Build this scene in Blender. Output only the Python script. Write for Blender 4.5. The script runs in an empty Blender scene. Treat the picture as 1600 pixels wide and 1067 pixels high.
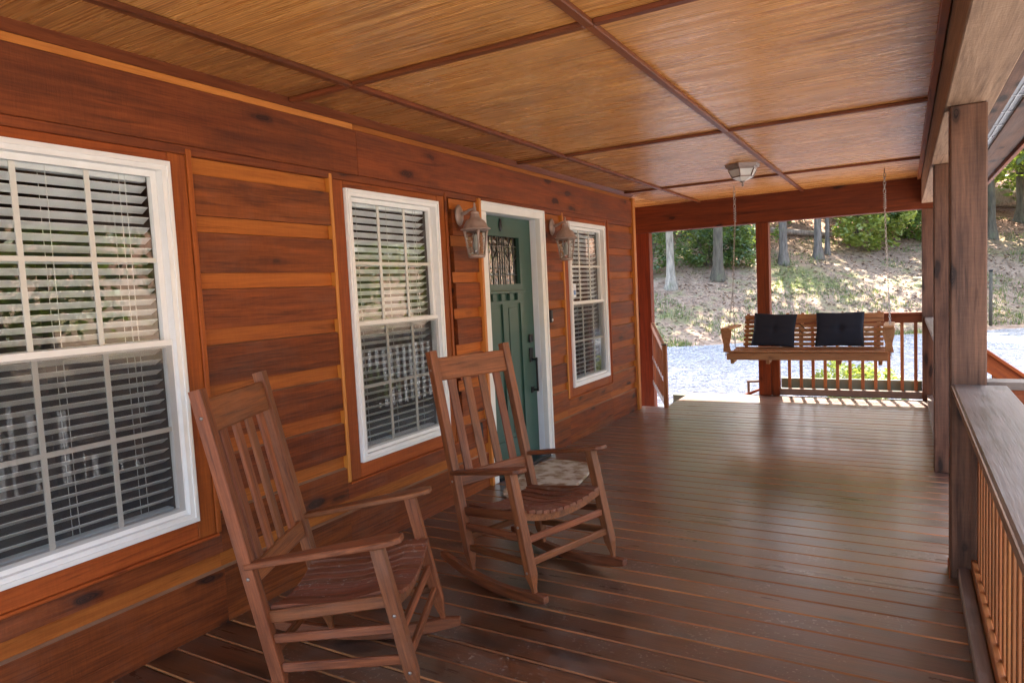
import bpy, bmesh, math, random
from mathutils import Matrix, Vector, Euler, noise as mnoise
R = math.radians
random.seed(7)
S = bpy.context.scene
COL = S.collection

# ------------------------------------------------------------------ camera, sky, sun, exposure
cam = bpy.data.objects.new('camera', bpy.data.cameras.new('camera')); COL.objects.link(cam)
cam.data.sensor_width = 36.0
cam.data.lens = 1065.8/1600*36
cam.data.clip_start = 0.02; cam.data.clip_end = 600
yaw, pit, rol = R(30.0514), R(4.29036), R(-2.79831)
# camera axes (x right, y down, z forward) from the calibration
Ra = Matrix(((math.cos(yaw), 0, math.sin(yaw)), (0, 1, 0), (-math.sin(yaw), 0, math.cos(yaw))))
Rb = Matrix(((1, 0, 0), (0, math.cos(pit), -math.sin(pit)), (0, math.sin(pit), math.cos(pit))))
Rc = Matrix(((math.cos(rol), -math.sin(rol), 0), (math.sin(rol), math.cos(rol), 0), (0, 0, 1)))
Mw = Rc @ Rb @ Ra @ Matrix(((1, 0, 0), (0, 0, -1), (0, 1, 0)))      # world -> camera
right, down, fwd = Mw[0], Mw[1], Mw[2]
m3 = Matrix((right, -Vector(down), -Vector(fwd))).transposed()
cam.matrix_world = Matrix.Translation((2.7918, 0, 1.5)) @ m3.to_4x4()
S.camera = cam
S.render.resolution_x, S.render.resolution_y = 1024, 682

SUN_EL, SUN_AZ = R(59), R(-11)          # azimuth from +Y towards +X
w = bpy.data.worlds.new('World'); S.world = w; w.use_nodes = True
sk = w.node_tree.nodes.new('ShaderNodeTexSky'); sk.sky_type = 'NISHITA'; sk.sun_disc = False
sk.sun_elevation = SUN_EL; sk.sun_rotation = SUN_AZ; sk.air_density = 1.0; sk.dust_density = 4.0; sk.ozone_density = 0.4
bg = w.node_tree.nodes['Background']; bg.inputs['Strength'].default_value = 0.15
w.node_tree.links.new(sk.outputs[0], bg.inputs[0])
sun = bpy.data.objects.new('sun', bpy.data.lights.new('sun', 'SUN')); COL.objects.link(sun)
sun.data.energy = 4.5; sun.data.angle = R(0.6); sun.data.color = (1, .94, .84)
sd = Vector((math.sin(SUN_AZ)*math.cos(SUN_EL), math.cos(SUN_AZ)*math.cos(SUN_EL), math.sin(SUN_EL)))
sun.rotation_euler = (-sd).to_track_quat('-Z', 'Y').to_euler()
S.view_settings.view_transform = 'Standard'; S.view_settings.look = 'None'
S.view_settings.gamma = 1; S.view_settings.use_curve_mapping = False
S.view_settings.exposure = 3.25
S.cycles.max_bounces = 7; S.cycles.diffuse_bounces = 4; S.cycles.transparent_max_bounces = 16
S.cycles.sample_clamp_indirect = 6; S.cycles.caustics_reflective = False; S.cycles.caustics_refractive = False

# ------------------------------------------------------------------ materials
class G:
    def __init__(s, name):
        s.m = bpy.data.materials.new(name); s.m.use_nodes = True
        s.t = s.m.node_tree; s.b = s.t.nodes['Principled BSDF']; s.out = s.t.nodes['Material Output']
    def n(s, kind, ins=None, **kw):
        nd = s.t.nodes.new('ShaderNode'+kind)
        for k, v in kw.items(): setattr(nd, k, v)
        for k, v in (ins or {}).items(): s.set(nd.inputs[k], v)
        return nd
    def set(s, sock, v):
        if isinstance(v, bpy.types.NodeSocket): s.t.links.new(v, sock)
        else:
            if sock.type == 'RGBA' and len(v) == 3: v = (*v, 1)
            sock.default_value = v
    def math(s, op, a, b=0.0, c=0.0, clamp=False):
        nd = s.n('Math', operation=op, use_clamp=clamp)
        s.set(nd.inputs[0], a); s.set(nd.inputs[1], b); s.set(nd.inputs[2], c)
        return nd.outputs[0]
    def mix(s, f, a, b, mode='MIX'):
        nd = s.n('Mix', data_type='RGBA', blend_type=mode)
        s.set(nd.inputs['Factor'], f); s.set(nd.inputs['A'], a); s.set(nd.inputs['B'], b)
        return nd.outputs['Result']
    def rng(s, v, a, b, c=0.0, d=1.0):
        return s.n('MapRange', {'Value': v, 'From Min': a, 'From Max': b, 'To Min': c, 'To Max': d}).outputs[0]
    def noise(s, vec, scale=1.0, detail=4, rough=.55, dist=0.0):
        return s.n('TexNoise', {'Vector': vec, 'Scale': scale, 'Detail': detail, 'Roughness': rough, 'Distortion': dist}).outputs['Fac']
    def scale(s, vec, sc):
        return s.n('Mapping', {'Vector': vec, 'Scale': sc}).outputs[0]

def plain(name, col, rough=.5, metal=0, var=.06, nscale=18, bump=0.0, spec=.5):
    g = G(name); tc = g.n('TexCoord').outputs['Object']
    f = g.noise(tc, nscale, 5)
    c = g.mix(f, tuple(x*(1-var*2.2) for x in col), tuple(min(1, x*(1+var*2.2)) for x in col))
    g.set(g.b.inputs['Base Color'], c); g.set(g.b.inputs['Roughness'], g.rng(f, .3, .7, rough-.06, rough+.08))
    g.b.inputs['Metallic'].default_value = metal; g.b.inputs['Specular IOR Level'].default_value = spec
    if bump:
        bp = g.n('Bump', {'Strength': .4, 'Distance': bump, 'Height': f}); g.set(g.b.inputs['Normal'], bp.outputs[0])
    return g.m

def wood(name, dark, light, rough=.5, rvar=.3, knots=.8, saw=0.0, dust=0.0, dustcol=(.3, .27, .23), fleck=0.0, coat=0.0, grain=1.0, stain=0.0, staincol=(.05, .02, .01), spec=.5, ridge=0.0, knotden=1.0, ksize=1.0):
    """wood with its grain along the piece's own X axis; every piece is offset by its own random number"""
    g = G(name); tc = g.n('TexCoord').outputs['Object']; oi = g.n('ObjectInfo').outputs['Random']
    off = g.n('CombineXYZ', {'X': g.math('MULTIPLY', oi, 37.0), 'Y': g.math('MULTIPLY', oi, 91.0), 'Z': g.math('MULTIPLY', oi, 53.0)}).outputs[0]
    v = g.n('VectorMath', {0: tc, 1: off}, operation='ADD').outputs[0]
    n1 = g.noise(g.scale(v, (1.1*grain, 14*grain, 14*grain)), 1.0, 5, .6, .8)
    n2 = g.noise(g.scale(v, (5*grain, 120*grain, 120*grain)), 1.0, 3, .6, .2)
    n3 = g.noise(g.scale(v, (2.2*grain, 46*grain, 46*grain)), 1.0, 6, .7, .5)
    fac = g.rng(g.math('ADD', g.math('ADD', g.math('MULTIPLY', n1, .42), g.math('MULTIPLY', n3, .36)), g.math('MULTIPLY', n2, .22)), .38, .63)
    c = g.mix(fac, dark, light)
    if knots:
        kv = g.n('VectorMath', {0: g.scale(v, (2.0*knotden, 6.5*knotden, 6.5*knotden)), 1: g.n('VectorMath', {0: g.n('TexNoise', {'Vector': v, 'Scale': 7.0}).outputs['Color'], 1: (.35, .35, .35)}, operation='MULTIPLY').outputs[0]}, operation='ADD').outputs[0]
        vd = g.n('TexVoronoi', {'Vector': kv, 'Scale': 1.0}).outputs['Distance']
        kf = g.math('MULTIPLY', g.rng(vd, .095*ksize, .145*ksize, 1, 0), knots, clamp=True)
        ring_ = g.math('ADD', .5, g.math('MULTIPLY', g.math('SINE', g.math('MULTIPLY', vd, 190.0)), .5))
        halo = g.math('MULTIPLY', g.rng(vd, .12*ksize, .26*ksize, .55, 0), knots, clamp=True)
        c = g.mix(halo, c, tuple(x*.7 for x in dark)); c = g.mix(kf, c, g.mix(ring_, tuple(x*.14+.002 for x in dark), tuple(x*.55+.004 for x in dark)))
    if saw:
        sw_ = g.rng(g.noise(g.scale(v, (95, 13, 13)), 1.0, 2, .5, .3), .38, .62, 1-.05*saw, 1+.03*saw)
        st_ = g.rng(g.noise(g.scale(v, (.9, 22, 22)), 1.0, 5, .7, 1.2), .56, .74)
        c = g.mix(g.math('MULTIPLY', st_, .8), c, tuple(x*.35 for x in dark))
        c = g.n('HueSaturation', {'Color': c, 'Value': sw_}).outputs[0]
    if stain:
        sf = g.math('MULTIPLY', g.rng(g.noise(g.scale(v, (1.0, 3.2, 3.2)), 1.3, 6, .65, .5), .46, .66), stain, clamp=True)
        c = g.mix(sf, c, staincol)
    val = g.math('ADD', 1-rvar/2, g.math('MULTIPLY', oi, rvar))
    c = g.n('HueSaturation', {'Color': c, 'Value': val, 'Hue': g.math('ADD', .4965, g.math('MULTIPLY', g.math('FRACT', g.math('MULTIPLY', oi, 7.13)), .008))}).outputs[0]
    r = g.rng(n1, .3, .7, rough-.08, rough+.1)
    if dust:
        df = g.math('MULTIPLY', g.rng(g.noise(v, 3.1, 8, .7), .48, .75), dust, clamp=True)
        c = g.mix(df, c, dustcol); r = g.math('ADD', r, g.math('MULTIPLY', df, .35), clamp=True)
    if fleck:
        fm = g.math('MULTIPLY', g.rng(g.noise(v, 60, 2, .5), .61, .67), g.rng(g.noise(v, 2.6, 4), .50, .60), clamp=True)
        c = g.mix(g.math('MULTIPLY', fm, fleck), c, (.5, .46, .4))
    g.set(g.b.inputs['Base Color'], c); g.set(g.b.inputs['Roughness'], r)
    g.b.inputs['Coat Weight'].default_value = coat; g.b.inputs['Coat Roughness'].default_value = .3
    g.b.inputs['Specular IOR Level'].default_value = spec
    h = n2
    if saw: h = g.math('ADD', n2, g.math('MULTIPLY', g.noise(g.scale(v, (150, 16, 16)), 1.0, 2), saw))
    if ridge: h = g.math('ADD', h, g.math('MULTIPLY', g.noise(g.scale(v, (1.2, 45, 45)), 1.0, 3, .6, .3), ridge))
    bp = g.n('Bump', {'Strength': .55, 'Distance': .0022, 'Height': h}); g.set(g.b.inputs['Normal'], bp.outputs[0])
    return g.m

M = {}
M['siding'] = wood('cedar_siding_face', (.085, .018, .005), (.285, .068, .014), .58, .45, .95, saw=1.0, dust=.08, spec=.25, ksize=1.05)
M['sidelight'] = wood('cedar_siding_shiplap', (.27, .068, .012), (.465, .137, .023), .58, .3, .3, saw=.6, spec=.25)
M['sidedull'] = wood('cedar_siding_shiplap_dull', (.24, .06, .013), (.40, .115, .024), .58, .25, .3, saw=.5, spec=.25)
M['ledge'] = wood('dusty_ledge', (.20, .085, .035), (.36, .20, .11), .8, .3, 0)
M['trim'] = wood('cedar_trim', (.20, .038, .008), (.40, .095, .015), .58, .25, .7, saw=.9, spec=.25)
M['orange'] = wood('fresh_cedar_edge', (.42, .13, .018), (.62, .22, .03), .5, .2, 0)
M['header'] = wood('header_board', (.12, .025, .007), (.29, .072, .016), .58, .25, .9, saw=.9, stain=.4, spec=.25, ksize=1.35)
M['floor'] = wood('deck_board', (.040, .0145, .0065), (.140, .047, .016), .32, .5, .95, dust=.6, dustcol=(.15, .12, .095), fleck=.3, coat=.9, knotden=.85, ksize=1.6, stain=.35, staincol=(.03, .014, .008))
M['flooredge'] = wood('deck_board_worn_edge', (.15, .055, .02), (.46, .18, .058), .55, .4, 0)
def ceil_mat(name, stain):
    g = G(name); tc = g.n('TexCoord').outputs['Object']; oi = g.n('ObjectInfo').outputs['Random']
    off = g.n('CombineXYZ', {'X': g.math('MULTIPLY', oi, 37.0), 'Y': g.math('MULTIPLY', oi, 91.0), 'Z': 0.0}).outputs[0]
    v = g.n('VectorMath', {0: tc, 1: off}, operation='ADD').outputs[0]
    streak = g.noise(g.scale(v, (1.2, 100, 2)), 1.0, 2, .5); mid = g.noise(g.scale(v, (1.6, 20, 2)), 1.0, 4, .6)
    rib = g.math('SINE', g.math('ADD', g.math('MULTIPLY', g.n('SeparateXYZ', {0: v}).outputs[1], 520.0), g.math('MULTIPLY', g.noise(g.scale(v, (3, 8, 3)), 1.0, 2), 5.0)))
    fine = g.math('ADD', streak, g.math('MULTIPLY', rib, .06))
    big = g.noise(g.scale(v, (1.3, 2.4, 1)), 1.0, 6, .65, .6)
    st = g.rng(g.math('ADD', g.math('MULTIPLY', big, .6), g.math('MULTIPLY', mid, .4)), .47, .64)
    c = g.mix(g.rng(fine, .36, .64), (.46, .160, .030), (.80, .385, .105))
    c = g.mix(g.math('ADD', stain*.45, g.math('MULTIPLY', st, .5), clamp=True), c, g.mix(g.rng(fine, .4, .6), (.13, .045, .014), (.30, .125, .038)))  # stain also adds an even darkening that stands for weaker light
    sp = g.rng(g.noise(v, 90, 1), .80, .83); c = g.mix(g.math('MULTIPLY', sp, .7), c, (.7, .62, .5))
    g.set(g.b.inputs['Base Color'], c); g.set(g.b.inputs['Roughness'], g.rng(mid, .35, .65, .20, .40)); g.b.inputs['Specular IOR Level'].default_value = .6
    g.set(g.b.inputs['Normal'], g.n('Bump', {'Strength': .8, 'Distance': .003, 'Height': fine}).outputs[0]); return g.m
M['ceil'] = ceil_mat('plywood_ceiling', 0.0); M['ceildark'] = ceil_mat('plywood_ceiling_stained_shaded', 1.0)  # dark copy: mottled stain plus dimmer light by the wall, painted into the colour
M['batten'] = wood('ceiling_batten', (.10, .024, .008), (.23, .060, .015), .5, .3, .2, spec=.3)
M['redbeam'] = wood('red_stained_beam', (.088, .017, .005), (.195, .042, .010), .6, .2, .9, saw=.5, spec=.2)
M['greypost'] = wood('weathered_post', (.060, .027, .016), (.175, .083, .048), .68, .2, 1.0, saw=1.0, knotden=1.5, spec=.25, ksize=1.6)
M['beamside'] = wood('weathered_beam', (.17, .092, .052), (.38, .235, .145), .75, .15, .5, saw=1.0, spec=.2)
M['cap'] = wood('rail_cap', (.068, .041, .027), (.155, .098, .068), .42, .2, .2, dust=.3, coat=.1)
M['baluster'] = wood('baluster_wood', (.19, .057, .014), (.39, .135, .034), .5, .35, .3)
M['chair'] = wood('rocker_wood', (.085, .025, .009), (.29, .090, .030), .5, .45, .2, dust=.10, grain=1.6, spec=.3, saw=.5)
M['chairseat'] = wood('rocker_seat_worn', (.10, .028, .012), (.25, .078, .034), .5, .3, 0, dust=.3, dustcol=(.28, .21, .16), grain=1.6, spec=.3, fleck=.4)
M['swing'] = wood('swing_pine', (.25, .09, .028), (.46, .205, .075), .55, .3, .4, spec=.3)
M['vinyl'] = plain('white_vinyl', (.80, .79, .75), .38, var=.03)
M['muntin'] = plain('beige_muntin', (.62, .61, .54), .45, var=.02)
M['slat'] = plain('blind_slat', (.88, .89, .88), .4, var=.02)
M['cord'] = plain('blind_cord', (.75, .74, .7), .7)
M['casing'] = plain('door_casing_paint', (.76, .74, .68), .45, var=.05, nscale=7)
M['jamb'] = plain('door_jamb_paint', (.78, .79, .80), .4, var=.03)
M['green'] = plain('green_door_paint', (.030, .078, .056), .38, var=.08, nscale=6)
M['black'] = plain('black_metal', (.018, .018, .02), .35, .6)
M['lead'] = plain('lead_came', (.06, .065, .06), .4, .7)
M['bronze'] = plain('weathered_bronze', (.38, .28, .23), .55, .3, var=.22, nscale=26, bump=.002)
M['lampmetal'] = plain('ceiling_lamp_metal', (.26, .19, .15), .5, .3, var=.15)
M['chain'] = plain('galvanised_chain', (.30, .25, .21), .45, .75, var=.2)
M['pillow'] = plain('black_cushion_fabric', (.016, .016, .02), .85, var=.2, nscale=160, bump=.002, spec=.25)
M['room'] = plain('room_wall', (.10, .068, .052), .8)
M['concrete'] = plain('green_grey_board', (.17, .20, .15), .7, var=.2, nscale=9)
M['sticker'] = plain('alarm_sticker', (.7, .75, .8), .5)
M['stickerblue'] = plain('alarm_sticker_blue', (.08, .2, .45), .5)
M['vent'] = plain('vent_mesh', (.22, .23, .25), .5, .3, nscale=220, var=.3)
M['ventbar'] = plain('vent_bar', (.55, .56, .58), .45, .3)
M['roofing'] = plain('roof_underlay', (.10, .09, .085), .9)

def glass(name, tint=(.93, .96, .95), gain=1.6, rough=0.0, bump=0.0):
    g = G(name); g.t.nodes.remove(g.b)
    tr = g.n('BsdfTransparent', {'Color': tint}); gl = g.n('BsdfGlossy', {'Color': (1, 1, 1), 'Roughness': rough})
    fr = g.n('Fresnel', {'IOR': 1.5})
    if bump:
        tc = g.n('TexCoord').outputs['Object']
        vo = g.n('TexVoronoi', {'Vector': tc, 'Scale': bump}, feature='SMOOTH_F1').outputs['Distance']
        bp = g.n('Bump', {'Strength': 1.0, 'Distance': .006, 'Height': vo})
        g.set(gl.inputs['Normal'], bp.outputs[0]); g.set(fr.inputs['Normal'], bp.outputs[0])
    ff = g.math('MULTIPLY', g.math('MULTIPLY', fr.outputs[0], gain), g.math('SUBTRACT', 1.0, g.n('NewGeometry').outputs['Backfacing']), clamp=True)
    mx = g.n('MixShader', {0: ff, 1: tr.outputs[0], 2: gl.outputs[0]})
    g.set(g.out.inputs[0], mx.outputs[0]); return g.m
M['glass'] = glass('window_glass', (.97, .985, .98), gain=1.25)
M['hammered'] = glass('hammered_glass', (.80, .83, .83), 5.0, .03, 60)
M['clearpane'] = glass('bevelled_pane', (.62, .70, .64), 2.6, .05, 30)
M['amberpane'] = glass('amber_pane', (.30, .13, .035), 1.6, .08, 30)
M['greenpane'] = glass('pale_green_pane', (.55, .62, .50), 1.4, .15, 30)
M['frost'] = plain('frosted_lamp_glass', (.62, .58, .50), .35, var=.08)
def screen_mat():
    g = G('insect_screen'); g.t.nodes.remove(g.b)
    tr = g.n('BsdfTransparent'); df = g.n('BsdfDiffuse', {'Color': (.10, .105, .11)})
    mx = g.n('MixShader', {0: .18, 1: tr.outputs[0], 2: df.outputs[0]}); g.set(g.out.inputs[0], mx.outputs[0]); return g.m
M['screen'] = screen_mat()

def rug_mat():
    g = G('woven_rug'); tc = g.n('TexCoord').outputs['Object']
    n = g.noise(tc, 9, 4); vo = g.n('TexVoronoi', {'Vector': tc, 'Scale': 9.0}).outputs['Distance']
    c = g.mix(g.rng(vo, .2, .6), (.42, .31, .19), (.24, .13, .06)); c = g.mix(g.rng(n, .42, .6), c, (.55, .45, .33))
    wv = g.noise(g.scale(tc, (220, 220, 60)), 1.0, 2)
    g.set(g.b.inputs['Base Color'], c); g.b.inputs['Roughness'].default_value = .95
    g.set(g.b.inputs['Normal'], g.n('Bump', {'Strength': .7, 'Distance': .006, 'Height': wv}).outputs[0]); return g.m
M['rug'] = rug_mat()

def ground_mat():
    g = G('hillside_ground'); p = g.n('NewGeometry').outputs['Position']
    a = g.noise(p, .35, 6, .6); b = g.noise(p, 2.6, 8, .7); c0 = g.noise(p, 14, 5, .65)
    dirt = g.mix(g.rng(b, .35, .65), (.21, .14, .095), (.40, .29, .21)); litter = g.mix(g.rng(c0, .35, .7), (.16, .08, .045), (.36, .21, .135))
    grass = g.mix(b, (.085, .12, .028), (.17, .20, .06))
    c = g.mix(g.math('MULTIPLY', g.rng(g.math('ADD', g.math('MULTIPLY', a, .6), g.math('MULTIPLY', b, .4)), .50, .60), .75), dirt, grass)
    sep = g.n('SeparateXYZ', {0: p}).outputs
    up = g.rng(g.math('ADD', sep[2], g.math('MULTIPLY', b, 2.0)), 2.6, 4.6)
    c = g.mix(up, c, litter); c = g.mix(g.math('MULTIPLY', g.rng(g.noise(p, 5.5, 6, .7), .50, .66), .35), c, (.075, .05, .034)); c = g.mix(g.math('MULTIPLY', g.rng(c0, .55, .75), .5), c, (.25, .19, .12))
    g.set(g.b.inputs['Base Color'], c); g.b.inputs['Roughness'].default_value = .95; g.b.inputs['Specular IOR Level'].default_value = .15
    g.set(g.b.inputs['Normal'], g.n('Bump', {'Strength': .9, 'Distance': .06, 'Height': g.math('ADD', b, g.math('MULTIPLY', c0, .5))}).outputs[0]); return g.m
M['ground'] = ground_mat()
def gravel_mat():
    g = G('gravel'); p = g.n('NewGeometry').outputs['Position']
    vo = g.n('TexVoronoi', {'Vector': p, 'Scale': 26.0}); n = g.noise(p, .8, 5)
    v = g.n('SeparateColor', {0: vo.outputs['Color']}).outputs[0]
    v2 = g.rng(g.noise(p, 9, 4, .7), .38, .62)
    c = g.mix(g.math('MULTIPLY', v, v2), (.11, .115, .13), (.55, .555, .57)); c = g.mix(g.math('MULTIPLY', g.rng(n, .5, .72), .35), c, (.20, .18, .15))
    g.set(g.b.inputs['Base Color'], c); g.b.inputs['Roughness'].default_value = .9
    g.set(g.b.inputs['Normal'], g.n('Bump', {'Strength': 1.0, 'Distance': .025, 'Height': vo.outputs['Distance']}).outputs[0]); return g.m
M['gravel'] = gravel_mat()
M['stone'] = plain('gravel_stone', (.40, .41, .44), .9, var=.2, nscale=3)

def leaf_mat(name, a, b):
    g = G(name); oi = g.n('NewGeometry').outputs['Random Per Island']
    c = g.mix(oi, a, b); g.t.nodes.remove(g.b)
    d = g.n('BsdfDiffuse', {'Color': c}); t = g.n('BsdfTranslucent', {'Color': g.mix(.5, c, (.30, .36, .03), 'MIX')})
    gl = g.n('BsdfGlossy', {'Color': (1, 1, 1), 'Roughness': .45})
    m1 = g.n('MixShader', {0: .42, 1: d.outputs[0], 2: t.outputs[0]}); m2 = g.n('MixShader', {0: .05, 1: m1.outputs[0], 2: gl.outputs[0]})
    g.set(g.out.inputs[0], m2.outputs[0]); return g.m
M['leaf'] = leaf_mat('broad_leaf', (.06, .12, .018), (.15, .22, .035))
M['leafdark'] = leaf_mat('evergreen_leaf', (.04, .085, .022), (.10, .16, .04))
M['leafyellow'] = leaf_mat('yellow_green_leaf', (.14, .20, .028), (.27, .31, .055))
M['grass'] = leaf_mat('grass_blade', (.05, .09, .018), (.13, .17, .05))
def bark_mat(name, a, b):
    g = G(name); tc = g.n('TexCoord').outputs['Object']
    n = g.noise(g.scale(tc, (14, 14, 2.2)), 1.0, 6, .65); k = g.noise(tc, 1.7, 4)
    c = g.mix(g.rng(n, .35, .65), a, b); c = g.mix(g.math('MULTIPLY', g.rng(k, .55, .7), .5), c, (.12, .14, .07))
    g.set(g.b.inputs['Base Color'], c); g.b.inputs['Roughness'].default_value = .9
    g.set(g.b.inputs['Normal'], g.n('Bump', {'Strength': .9, 'Distance': .03, 'Height': n}).outputs[0]); return g.m
M['bark'] = bark_mat('grey_bark', (.06, .05, .04), (.17, .145, .12))
M['barkpale'] = bark_mat('pale_bark', (.13, .115, .09), (.36, .32, .26))
M['barkdark'] = bark_mat('dark_bark', (.05, .042, .03), (.12, .10, .07))
M['log'] = bark_mat('old_log', (.17, .12, .09), (.34, .26, .20))

# ------------------------------------------------------------------ builders
WM = {}
def link(o, world, parent=None):
    COL.objects.link(o)
    if parent is not None:
        o.parent = parent; o.matrix_parent_inverse = WM[parent.name].inverted()
    o.matrix_basis = world; WM[o.name] = world.copy(); return o
def tag(o, label, cat, group=None):
    o['label'] = label; o['category'] = cat
    if group: o['group'] = group
    return o
def thing(name, loc, label, cat, group=None):
    return tag(link(bpy.data.objects.new(name, None), Matrix.Translation(loc)), label, cat, group)
def structure(o): o['kind'] = 'structure'; return o

CACHE = {}
def box_mesh(sx, sy, sz, bev):
    bm = bmesh.new(); bmesh.ops.create_cube(bm, size=1)
    bmesh.ops.scale(bm, vec=(sx, sy, sz), verts=bm.verts)
    if bev: bmesh.ops.bevel(bm, geom=bm.edges[:], offset=min(bev, .3*min(sx, sy, sz)), segments=1, affect='EDGES')
    return bm
def to_obj(name, bm, mats, world, parent=None, key=None, smooth=False):
    me = bpy.data.meshes.new(name); bm.to_mesh(me); bm.free()
    for m in (mats if isinstance(mats, (list, tuple)) else [mats]): me.materials.append(M[m] if isinstance(m, str) else m)
    if smooth: me.polygons.foreach_set('use_smooth', [True]*len(me.polygons))
    if key: CACHE[key] = me
    return link(bpy.data.objects.new(name, me), world, parent)
AX = {'x': Matrix.Identity(3), 'y': Matrix.Rotation(R(90), 3, 'Z'), 'z': Matrix.Rotation(R(-90), 3, 'Y')}
def box(name, mat, lo, hi, parent=None, bev=.003, grain=None, rot=None):
    """axis-aligned board given by its two corners; local X runs along its length"""
    lo, hi = Vector(lo), Vector(hi); c = (lo+hi)/2; d = hi-lo
    ax = grain or 'xyz'[max(range(3), key=lambda i: d[i])]
    s = {'x': (d.x, d.y, d.z), 'y': (d.y, d.x, d.z), 'z': (d.z, d.y, d.x)}[ax]
    key = (tuple(round(q, 4) for q in s), bev, mat)
    W = Matrix.Translation(c) @ (rot.to_4x4() if rot else Matrix.Identity(4)) @ AX[ax].to_4x4()
    if key in CACHE: return link(bpy.data.objects.new(name, CACHE[key]), W, parent)
    return to_obj(name, box_mesh(*s, bev), mat, W, parent, key)
def bar(name, mat, p0, p1, wd, th, parent=None, up=(0, 0, 1), bev=.003, T=None):
    """board from p0 to p1; wd across, th along 'up'"""
    p0, p1 = Vector(p0), Vector(p1)
    x = (p1-p0); L = x.length; x.normalize(); u = Vector(up); y = u.cross(x)
    if y.length < 1e-4: y = Vector((0, 1, 0)).cross(x)
    y.normalize(); z = x.cross(y)
    W = Matrix.Translation((p0+p1)/2) @ Matrix((x, y, z)).transposed().to_4x4()
    if T is not None: W = T @ W
    key = ((round(L, 4), wd, th), bev, mat)
    if key in CACHE: return link(bpy.data.objects.new(name, CACHE[key]), W, parent)
    return to_obj(name, box_mesh(L, wd, th, bev), mat, W, parent, key)
def extrude_profile(bm, prof, x0, x1, mats):
    """closed (y,z) profile swept along X; mats gives a slot for each profile edge"""
    a = [bm.verts.new((x0, y, z)) for y, z in prof]; b = [bm.verts.new((x1, y, z)) for y, z in prof]
    n = len(prof)
    for i in range(n):
        f = bm.faces.new((a[i], a[(i+1) % n], b[(i+1) % n], b[i])); f.material_index = mats[i]
    bm.faces.new(list(reversed(a))); bm.faces.new(b)
    bmesh.ops.recalc_face_normals(bm, faces=bm.faces)
def lathe(name, mat, prof, world, parent=None, seg=20, smooth=True):
    bm = bmesh.new(); rings = []
    for r, z in prof: rings.append([bm.verts.new((r*math.cos(2*math.pi*i/seg), r*math.sin(2*math.pi*i/seg), z)) for i in range(seg)])
    for a, b in zip(rings, rings[1:]):
        for i in range(seg): bm.faces.new((a[i], a[(i+1) % seg], b[(i+1) % seg], b[i]))
    if prof[0][0] > 1e-4: bm.faces.new(list(reversed(rings[0])))
    if prof[-1][0] > 1e-4: bm.faces.new(rings[-1])
    bmesh.ops.remove_doubles(bm, verts=bm.verts, dist=1e-5)
    o = to_obj(name, bm, mat, world, parent, smooth=smooth); return o
def tube_bm(bm, pts, rad, seg=8):
    pts = [Vector(p) for p in pts]; rings = []
    rad = rad if isinstance(rad, (list, tuple)) else [rad]*len(pts)
    t0 = (pts[1]-pts[0]).normalized(); ref = Vector((0, 0, 1)) if abs(t0.z) < .9 else Vector((1, 0, 0))
    for i, p in enumerate(pts):
        t = (pts[min(i+1, len(pts)-1)]-pts[max(i-1, 0)]).normalized(); s = t.cross(ref).normalized(); u = s.cross(t)
        rings.append([bm.verts.new(p+rad[i]*(math.cos(2*math.pi*k/seg)*s+math.sin(2*math.pi*k/seg)*u)) for k in range(seg)])
    for a, b in zip(rings, rings[1:]):
        for i in range(seg): bm.faces.new((a[i], a[(i+1) % seg], b[(i+1) % seg], b[i]))
    bm.faces.new(list(reversed(rings[0]))); bm.faces.new(rings[-1])
def tube(name, mat, pts, rad, parent=None, seg=8, world=None):
    bm = bmesh.new(); tube_bm(bm, pts, rad, seg)
    return to_obj(name, bm, mat, world or Matrix.Identity(4), parent, smooth=True)

# ------------------------------------------------------------------ terrain
def edge_y(x): return 23.0+.66*max(x, -5.0)
def hill(x, y):
    e = max(0.0, y-edge_y(x)); z = -.5+e*.33*min(1, .55+e*.12)
    z = max(z, -.5+max(0, x-19-.2*y)*.28)
    if e > 1: z += .35*(mnoise.noise((x*.13, y*.13, 0)))*min(1, (e-1)/5)+.07*mnoise.noise((x*.7, y*.7, 3))
    return z
def make_ground():
    xs = [-60+i*2.5 for i in range(14)]+[-25+i*.7 for i in range(1, 72)]+[25+i*2.5 for i in range(1, 15)]
    ys = [-40+i*4 for i in range(13)]+[9+i*.7 for i in range(63)]+[53+i*3 for i in range(14)]
    bm = bmesh.new(); g = [[bm.verts.new((x, y, hill(x, y))) for x in xs] for y in ys]
    for r0, r1 in zip(g, g[1:]):
        for i in range(len(xs)-1): bm.faces.new((r0[i], r0[i+1], r1[i+1], r1[i]))
    structure(to_obj('ground', bm, 'ground', Matrix.Identity(4), smooth=True))
make_ground()
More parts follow.
